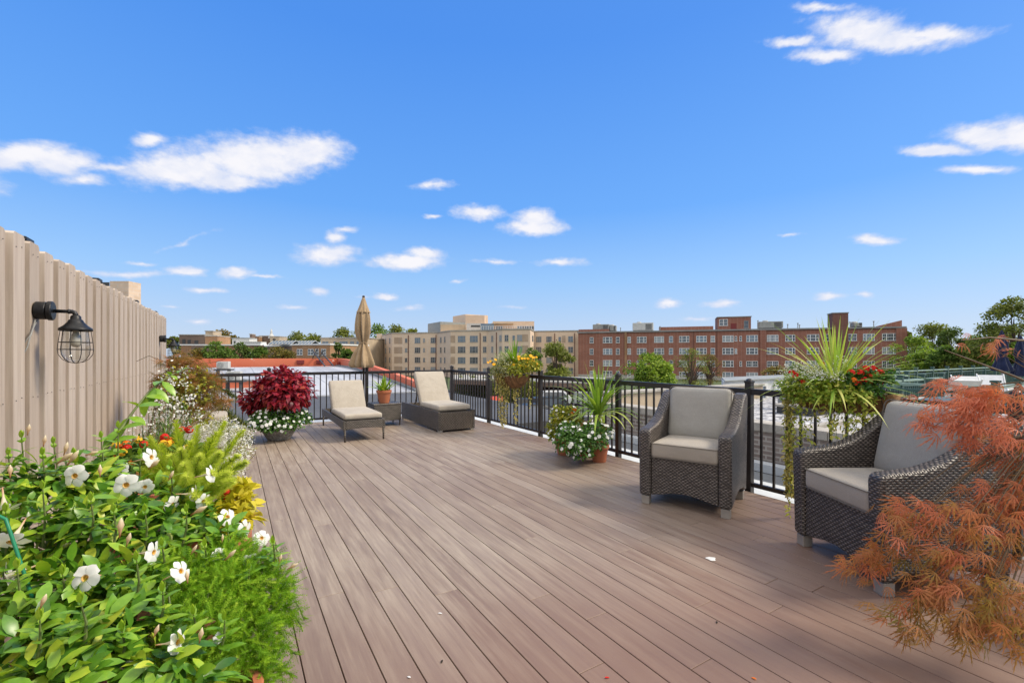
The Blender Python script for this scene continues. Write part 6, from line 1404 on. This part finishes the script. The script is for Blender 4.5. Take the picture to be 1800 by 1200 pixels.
# arching shoot
arc = [(120, 870, 1.9), (165, 815, 2.0), (205, 765, 2.05), (235, 722, 2.15), (262, 688, 2.25), (292, 664, 2.35), (325, 647, 2.45)]
ap = [W(*q_) for q_ in arc]; b.tube([tuple(p) for p in ap], [.008, .007, .006, .0055, .0045, .003, .002], 7)
for i, (p_, q_) in enumerate(zip(ap, ap[1:])):
    for s_ in (.25, .75):
        p = p_.lerp(q_, s_)
        for sg in (-1, 1): lc.add(*TL, tuple(p), (random.uniform(.1, .6)*sg+.1, -.3, random.uniform(-.7, .4) if i > 1 else .3), (.2*sg, -.5, .8), [.10 if i < 5 else .05]*3, random.uniform(.35, .75))
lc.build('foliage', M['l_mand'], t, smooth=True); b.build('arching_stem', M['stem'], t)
def trumpet(t):
    v = []; f = []; n_ = 6
    for j in range(5):
        a0 = 2*pi*j/5; b0 = len(v)
        for i in range(n_+1):
            u_ = i/n_; r = .2+.84*u_
            for q_ in range(5):
                s_ = -1+q_/2; w_ = .60+.10*u_-.16*u_**6; rr = r*(1-.13*s_*s_*u_)+(.05*math.sin(5*s_+j) if u_ > .8 else 0); a = a0+s_*w_+.18*u_
                v.append((rr*cos(a), rr*sin(a), .10*s_*u_+.04*math.sin(3*s_+j*2)*u_-.22*u_*u_+.12*u_))
        for i in range(n_):
            for q_ in range(4): a = b0+i*5+q_; f.append((a, a+1, a+6, a+5))
    lc = LC(); lc.raw(np.array(v), f, .8); fl = lc.build('flower', M['wflower'], t, smooth=True, local=True)
    m2 = MB(); m2.lathe((0, 0, 0), [(.03, -1.9), (.06, -1.6), (.07, -1.1), (.15, -.7), (.22, -.3), (.235, .01)], 14, cap=False); m2.r = [min(1, max(0, (z+1.8)/1.6)) for (_, _, z) in m2.v]; m2.build('flower_tube', M['tubef'], fl, local=True, smooth=True)
    m3 = MB(); m3.lathe((0, 0, 0), [(.15, -.25), (.2, -.05), (.235, .03), (.26, .045)], 14, cap=False); m3.lathe((0, 0, 0), [(.001, -.26), (.14, -.24)], 10, cap=False); m3.build('flower_throat', M['throat'], fl, local=True)
    return fl
pr = trumpet(t)
cm = Vector((0, 0, CH)); right = Vector((CY, -SY, 0)); upv = Vector((0, 0, 1)); fwd = Vector((SY, CY, 0))
fl = []
def F_(px, py, Z, dx, dz, dt, s_=.040): fl.append((W(px, py, Z), right*dx+upv*dz-fwd*dt, s_*1.0))
F_(132, 836, 1.66, .15, .1, 1); F_(222, 852, 1.62, .35, .05, 1); F_(150, 1015, 1.3, .15, .35, 1, .036); F_(20, 952, 1.36, .2, -.5, .6, .042); F_(55, 830, 1.8, -.5, .7, .2); F_(8, 895, 1.5, .3, -.7, .2); F_(15, 1012, 1.35, -.6, -.2, .5)
F_(266, 803, 1.9, 1, .25, -.05); F_(215, 822, 1.95, .8, .3, .1, .032); F_(372, 832, 1.85, 1, .2, -.15, .036); F_(342, 868, 1.8, 1, -.1, -.3, .034); F_(357, 880, 1.8, .8, -.2, .2, .030); F_(303, 886, 1.75, .9, -.2, .1, .034)
F_(270, 970, 1.45, 1, .05, -.1, .034); F_(318, 1003, 1.42, .9, .45, 0, .034); F_(312, 1128, 1.2, 1, .1, -.05, .030); F_(400, 908, 1.85, .8, .5, .3, .036); F_(430, 928, 1.85, 1, .1, .25, .034); F_(460, 945, 1.85, .7, .6, .5, .032); F_(440, 985, 1.72, .4, -.4, .7, .032); F_(385, 975, 1.65, .8, .2, .5, .026); F_(255, 855, 1.8, .3, 0, .6, .03)
F_(495, 1030, 1.75, .4, -.3, .7, .018); F_(488, 1050, 1.7, -.2, -.4, .8, .016); F_(385, 1120, 1.35, .6, .3, .4, .016)
place(pr, t, [f_[0] for f_ in fl], [f_[1] for f_ in fl], [f_[2] for f_ in fl])
m2 = MB(); m2.lathe((0, 0, 0), [(.03, 0), (.05, .25), (.12, .5), (.15, .65), (.09, .85), (.02, 1.05)], 10, fold=lambda a, z: 1+.1*cos(2*a+z*9)); m2.r = [min(1, z) for (_, _, z) in m2.v]; pb = m2.build('bud', M['bud'], t, local=True, smooth=True)
bd = []
for (px, py, Z, dx, dz, s_) in ((48, 765, 1.75, .2, 1, .05), (76, 785, 1.7, .2, 1, .05), (100, 815, 1.7, .7, .5, .08), (118, 818, 1.7, .6, .8, .08), (112, 800, 1.75, .3, 1, .06), (176, 838, 1.6, 0, 1, .05), (18, 840, 1.5, 0, 1, .05), (150, 800, 1.8, 1, .3, .06), (260, 825, 1.85, .7, .6, .07), (296, 845, 1.75, .5, 1, .05), (335, 905, 1.7, .9, .5, .08), (210, 945, 1.4, .1, 1, .07), (222, 960, 1.4, .3, 1, .05),
       (335, 975, 1.5, .5, .8, .045), (395, 985, 1.55, .7, .7, .06), (330, 1025, 1.4, -.1, 1, .045), (490, 990, 1.65, .3, 1, .04), (505, 1000, 1.65, .9, .5, .05), (270, 1120, 1.15, .4, 1, .04), (350, 1130, 1.25, .2, 1, .05), (70, 1070, 1.1, .3, .7, .045), (320, 800, 2.0, .2, 1, .05), (390, 955, 1.7, .1, 1, .04), (230, 780, 2.1, .6, .8, .06)):
    bd.append((W(px, py, Z), right*dx+upv*dz, s_))
place(pb, t, [x[0] for x in bd], [x[1] for x in bd], [x[2]*.85 for x in bd])
lc2 = [ (250, 1080, 1.3), (365, 1092, 1.4), (190, 870, 1.7), (370, 1125, 1.35)]
for (x_, y_, Z) in lc2:
    m2 = MB(); p = W(x_, y_, Z); m2.lathe(tuple(p), [(.004, -.015), (.018, -.005), (.014, .008), (.005, .015)], 9, fold=lambda a, z: 1+.3*cos(3*a+z*200)); m2.build('withered_flower', M['dead'], t)
# ---- asparagus fern
def tpl_sprig():
    v = []; f = []
    for i in range(9):
        y = .1+.1*i; r = .17*(1-.45*i/8)
        for j in range(5):
            a = 2*pi*j/5+i*.7; b0 = len(v); d = np.array([cos(a), .65, sin(a)]); s_ = np.array([-sin(a), 0, cos(a)])*.016
            v += [(s_[0], y, s_[2]), (-s_[0], y, -s_[2]), tuple(np.array([0, y, 0])+d*r)]; f.append((b0, b0+1, b0+2))
    b0 = len(v); v += [(-.008, 0, 0), (.008, 0, 0), (0, 1, 0)]; f.append((b0, b0+1, b0+2)); return np.array(v), f
TS = tpl_sprig()
t = thing('asparagus_fern', 'fine feathery asparagus fern sprawling onto the deck at the bottom left', 'potted plant', (.0, 1.75, 0))
pot(t, (-.12, 1.62, 0), .19, .34)
lc = LC(); ab = [Bp(320, 1030, 1.55, 62, .7), Bp(390, 1040, 1.6, 70, .7), Bp(455, 1035, 1.68, 52, .7), Bp(430, 1110, 1.55, 66, .8), Bp(350, 1110, 1.42, 66, .7), Bp(480, 1075, 1.7, 36, .8), Bp(260, 1100, 1.38, 52, .7), Bp(420, 1170, 1.5, 64, .7), Bp(330, 1180, 1.3, 60, .7), Bp(400, 985, 1.72, 44, .7), Bp(270, 1020, 1.5, 40, .7), Bp(450, 990, 1.75, 30, .7), Bp(460, 1190, 1.5, 36, .8)]
mound(lc, ab, 4300, .072, TS, up=.2, droop=.2, rmean=.42, rsd=.2, lo=.4, jit=.65, zmin=-.8); b = MB()
for (pts, Z) in (([(470, 1030), (505, 1040), (525, 1065), (535, 1090)], 1.75), ([(480, 1060), (510, 1070), (530, 1100)], 1.75), ([(470, 1100), (495, 1130), (520, 1150)], 1.7), ([(460, 1150), (490, 1165), (515, 1190)], 1.65), ([(470, 1000), (500, 1015), (515, 1020)], 1.75), ([(450, 1120), (480, 1150), (490, 1185)], 1.65)):
    P_ = [W(x_, y_, Z) for x_, y_ in pts]; b.tube([tuple(p) for p in P_], [.002]*len(P_), 5)
    for k_ in range(34):
        s_ = random.random()*(len(P_)-1); i = min(int(s_), len(P_)-2); p = P_[i].lerp(P_[i+1], s_-i)
        lc.add(*TS, tuple(p), tuple((P_[i+1]-P_[i]).normalized()+Vector(unit(1)[0])*.9), (0, 0, 1), [.04]*3, random.uniform(.2, .6))
for c, r in ab: b.tube([(-.12, 1.62, .3), ((c[0]-.12)/2, (c[1]+1.62)/2, max(c[2], .3)), c], [.004, .003, .002], 5)
lc.build('foliage', M['l_fern'], t); b.build('stems', M['stem'], t)
b = MB(); b.tube([tuple(W(x_, y_, 1.3)) for x_, y_ in ((-30, 905), (-5, 905), (10, 912), (18, 935), (40, 1000), (60, 1060), (75, 1130))], .0045, 8); tag(b.build('plant_stake', mat('green_plastic_stake', (.01, .22, .10), .45), smooth=True), 'bent green plant stake leaning in the mandevilla at the left edge', 'plant stake')
# ---- red laceleaf maple
t = thing('laceleaf_maple', 'weeping red-orange laceleaf maple in front of the right armchair', 'tree', tuple(Wp(1960, 2.2, 0)))
gp = Wp(1960, 2.2, 0); b = MB(); b.lathe(tuple(gp), [(.16, 0), (.17, .01), (.23, .36), (.25, .38), (.25, .42), (.22, .42), (.21, .38)], 32); b.build('pot', M['stonebowl'], t)
b = MB(); b.lathe((gp.x, gp.y, .36), [(.215, 0), (.15, .02), (.001, .03)], 16); b.build('soil', M['soil'], t)
mc = [(1640, 688, 2.25), (1672, 682, 2.2), (1712, 684, 2.2), (1750, 692, 2.15), (1655, 712, 2.2), (1695, 712, 2.15), (1735, 716, 2.15), (1780, 708, 2.2), (1602, 738, 2.3), (1632, 742, 2.25), (1668, 745, 2.2), (1708, 742, 2.15), (1745, 748, 2.15), 
      (1685, 772, 2.2), (1722, 775, 2.15), (1785, 812, 2.2), (1712, 848, 2.1), (1762, 858, 2.1), (1568, 892, 2.25), (1622, 892, 2.15), (1660, 885, 2.1), (1705, 890, 2.1), (1748, 900, 2.05), (1790, 895, 2.05),
      (1592, 925, 2.15), (1572, 948, 2.15), (1545, 965, 2.2), (1522, 985, 2.2), (1508, 1002, 2.25), (1552, 985, 2.2), (1630, 930, 2.1), (1675, 925, 2.05), (1720, 935, 2.0), (1765, 940, 2.0), (1655, 965, 2.0), (1700, 975, 2.0), (1745, 985, 2.0), (1790, 980, 2.0), (1640, 1000, 2.05), (1625, 1030, 2.0), (1605, 1060, 2.0), (1588, 1085, 2.0), (1645, 1045, 2.0), (1605, 1100, 2.0), (1695, 1010, 1.95), (1740, 1030, 1.95), (1785, 1035, 1.9), (1765, 1070, 1.9), (1722, 1090, 1.9), (1700, 1105, 1.9), (1752, 1100, 1.9), (1795, 1085, 1.9), (1805, 850, 2.1), (1810, 740, 2.15),
      (1748, 602, 2.3), (1768, 610, 2.3), (1730, 603, 2.3), (1785, 616, 2.3), (1820, 900, 2.0), (1830, 980, 2.0), (1840, 1060, 1.95), (1840, 780, 2.1), (1755, 800, 2.2), (1790, 770, 2.2), (1780, 840, 2.15), (1795, 870, 2.1), (1725, 870, 2.1), (1770, 895, 2.1), (1730, 1060, 1.9), (1680, 1090, 1.95), (1775, 1110, 1.85), (1660, 1015, 2.0)]
crown = W(1905, 730, 2.2); lc = LC(); b = MB(); b.tube([(gp.x, gp.y, .36), (gp.x-.04, gp.y, .55), (gp.x-.02, gp.y-.03, .75), tuple(crown)], [.028, .025, .022, .018], 10)
for (px, py, Z) in mc:
    if py < 880 and px < 1720: px += 22
    c = W(px, py, Z); top_ = py < 640; nl = 4 if top_ else 11; cd = rng.normal(size=3)*.4
    rad = .075; out = (c-crown); out.z = 0; out = out.normalized() if out.length > .01 else Vector((0, -1, 0))
    m1 = crown.lerp(c, .5)+Vector((0, 0, .10 if not top_ else .03)); b.tube([tuple(crown), tuple(m1), tuple(c), tuple(c+out*.05+Vector((0, 0, -.03)))], [.0035, .0026, .0015, .0007], 5)
    P_ = np.array(c)+rng.normal(size=(nl, 3))*np.array([rad*.6, rad*.6, rad*.34]); d = rng.normal(size=(nl, 3))*.32+np.array(out)*.6+cd; d[:, 2] -= .55
    red = np.clip((1090-py)/300., 0, 1)*.5+.26+(0.1 if py < 800 else 0)+random.uniform(-.08, .08)
    lc.add(*TLace, P_, d, rng.normal(size=(nl, 3))*.35+np.array([0, -.2, .8]), rng.uniform(.06, .105, nl)*(.6 if top_ else 1), np.clip(rng.normal(red, .15, nl), 0, 1))
for pts in ([(1850, 700), (1790, 700), (1740, 690), (1690, 700)], [(1850, 720), (1800, 735), (1760, 755), (1725, 770)], [(1860, 600), (1790, 598), (1740, 593), (1690, 598)], [(1850, 750), (1790, 770), (1740, 790), (1690, 800)], [(1850, 690), (1780, 660), (1700, 630), (1660, 615)]):
    b.tube([tuple(W(x_, y_, 2.2)) for x_, y_ in pts], [.006, .005, .0035, .0015], 6)
lc.build('foliage', M['l_map'], t); b.build('branches', M['stem_b'], t)
# ---- fallen bits on the deck
for i, (px, py, lab) in enumerate(((485, 1138, 'dried orange petal lying on the boards by the fern'), (722, 1192, 'small white petal lying at the bottom centre of the deck'), (778, 1160, 'dark curled leaf on the boards near the bottom centre'), (1063, 1192, 'red maple leaf scrap at the bottom edge of the deck'), (1330, 1195, 'orange maple scrap at the bottom right part of the deck'), (1260, 1092, 'dark crumb of leaf on the boards in front of the armchairs'), (770, 1078, 'pale petal scrap on the boards left of centre'))):
    Z = CH*F/(py-625); p = W(px, py, Z); lc = LC(); lc.add(*TL, [p.x, p.y, .004], (cos(i*2.), sin(i*2.), .1), (0, 0, 1), [.022]*3, .6)
    tag(lc.build('fallen_petal', [M['dead'], M['wtrim'], M['soil'], M['f_red'], M['f_or'], M['soil'], M['wtrim']][i], origin=(p.x, p.y, 0)), lab, 'petal')
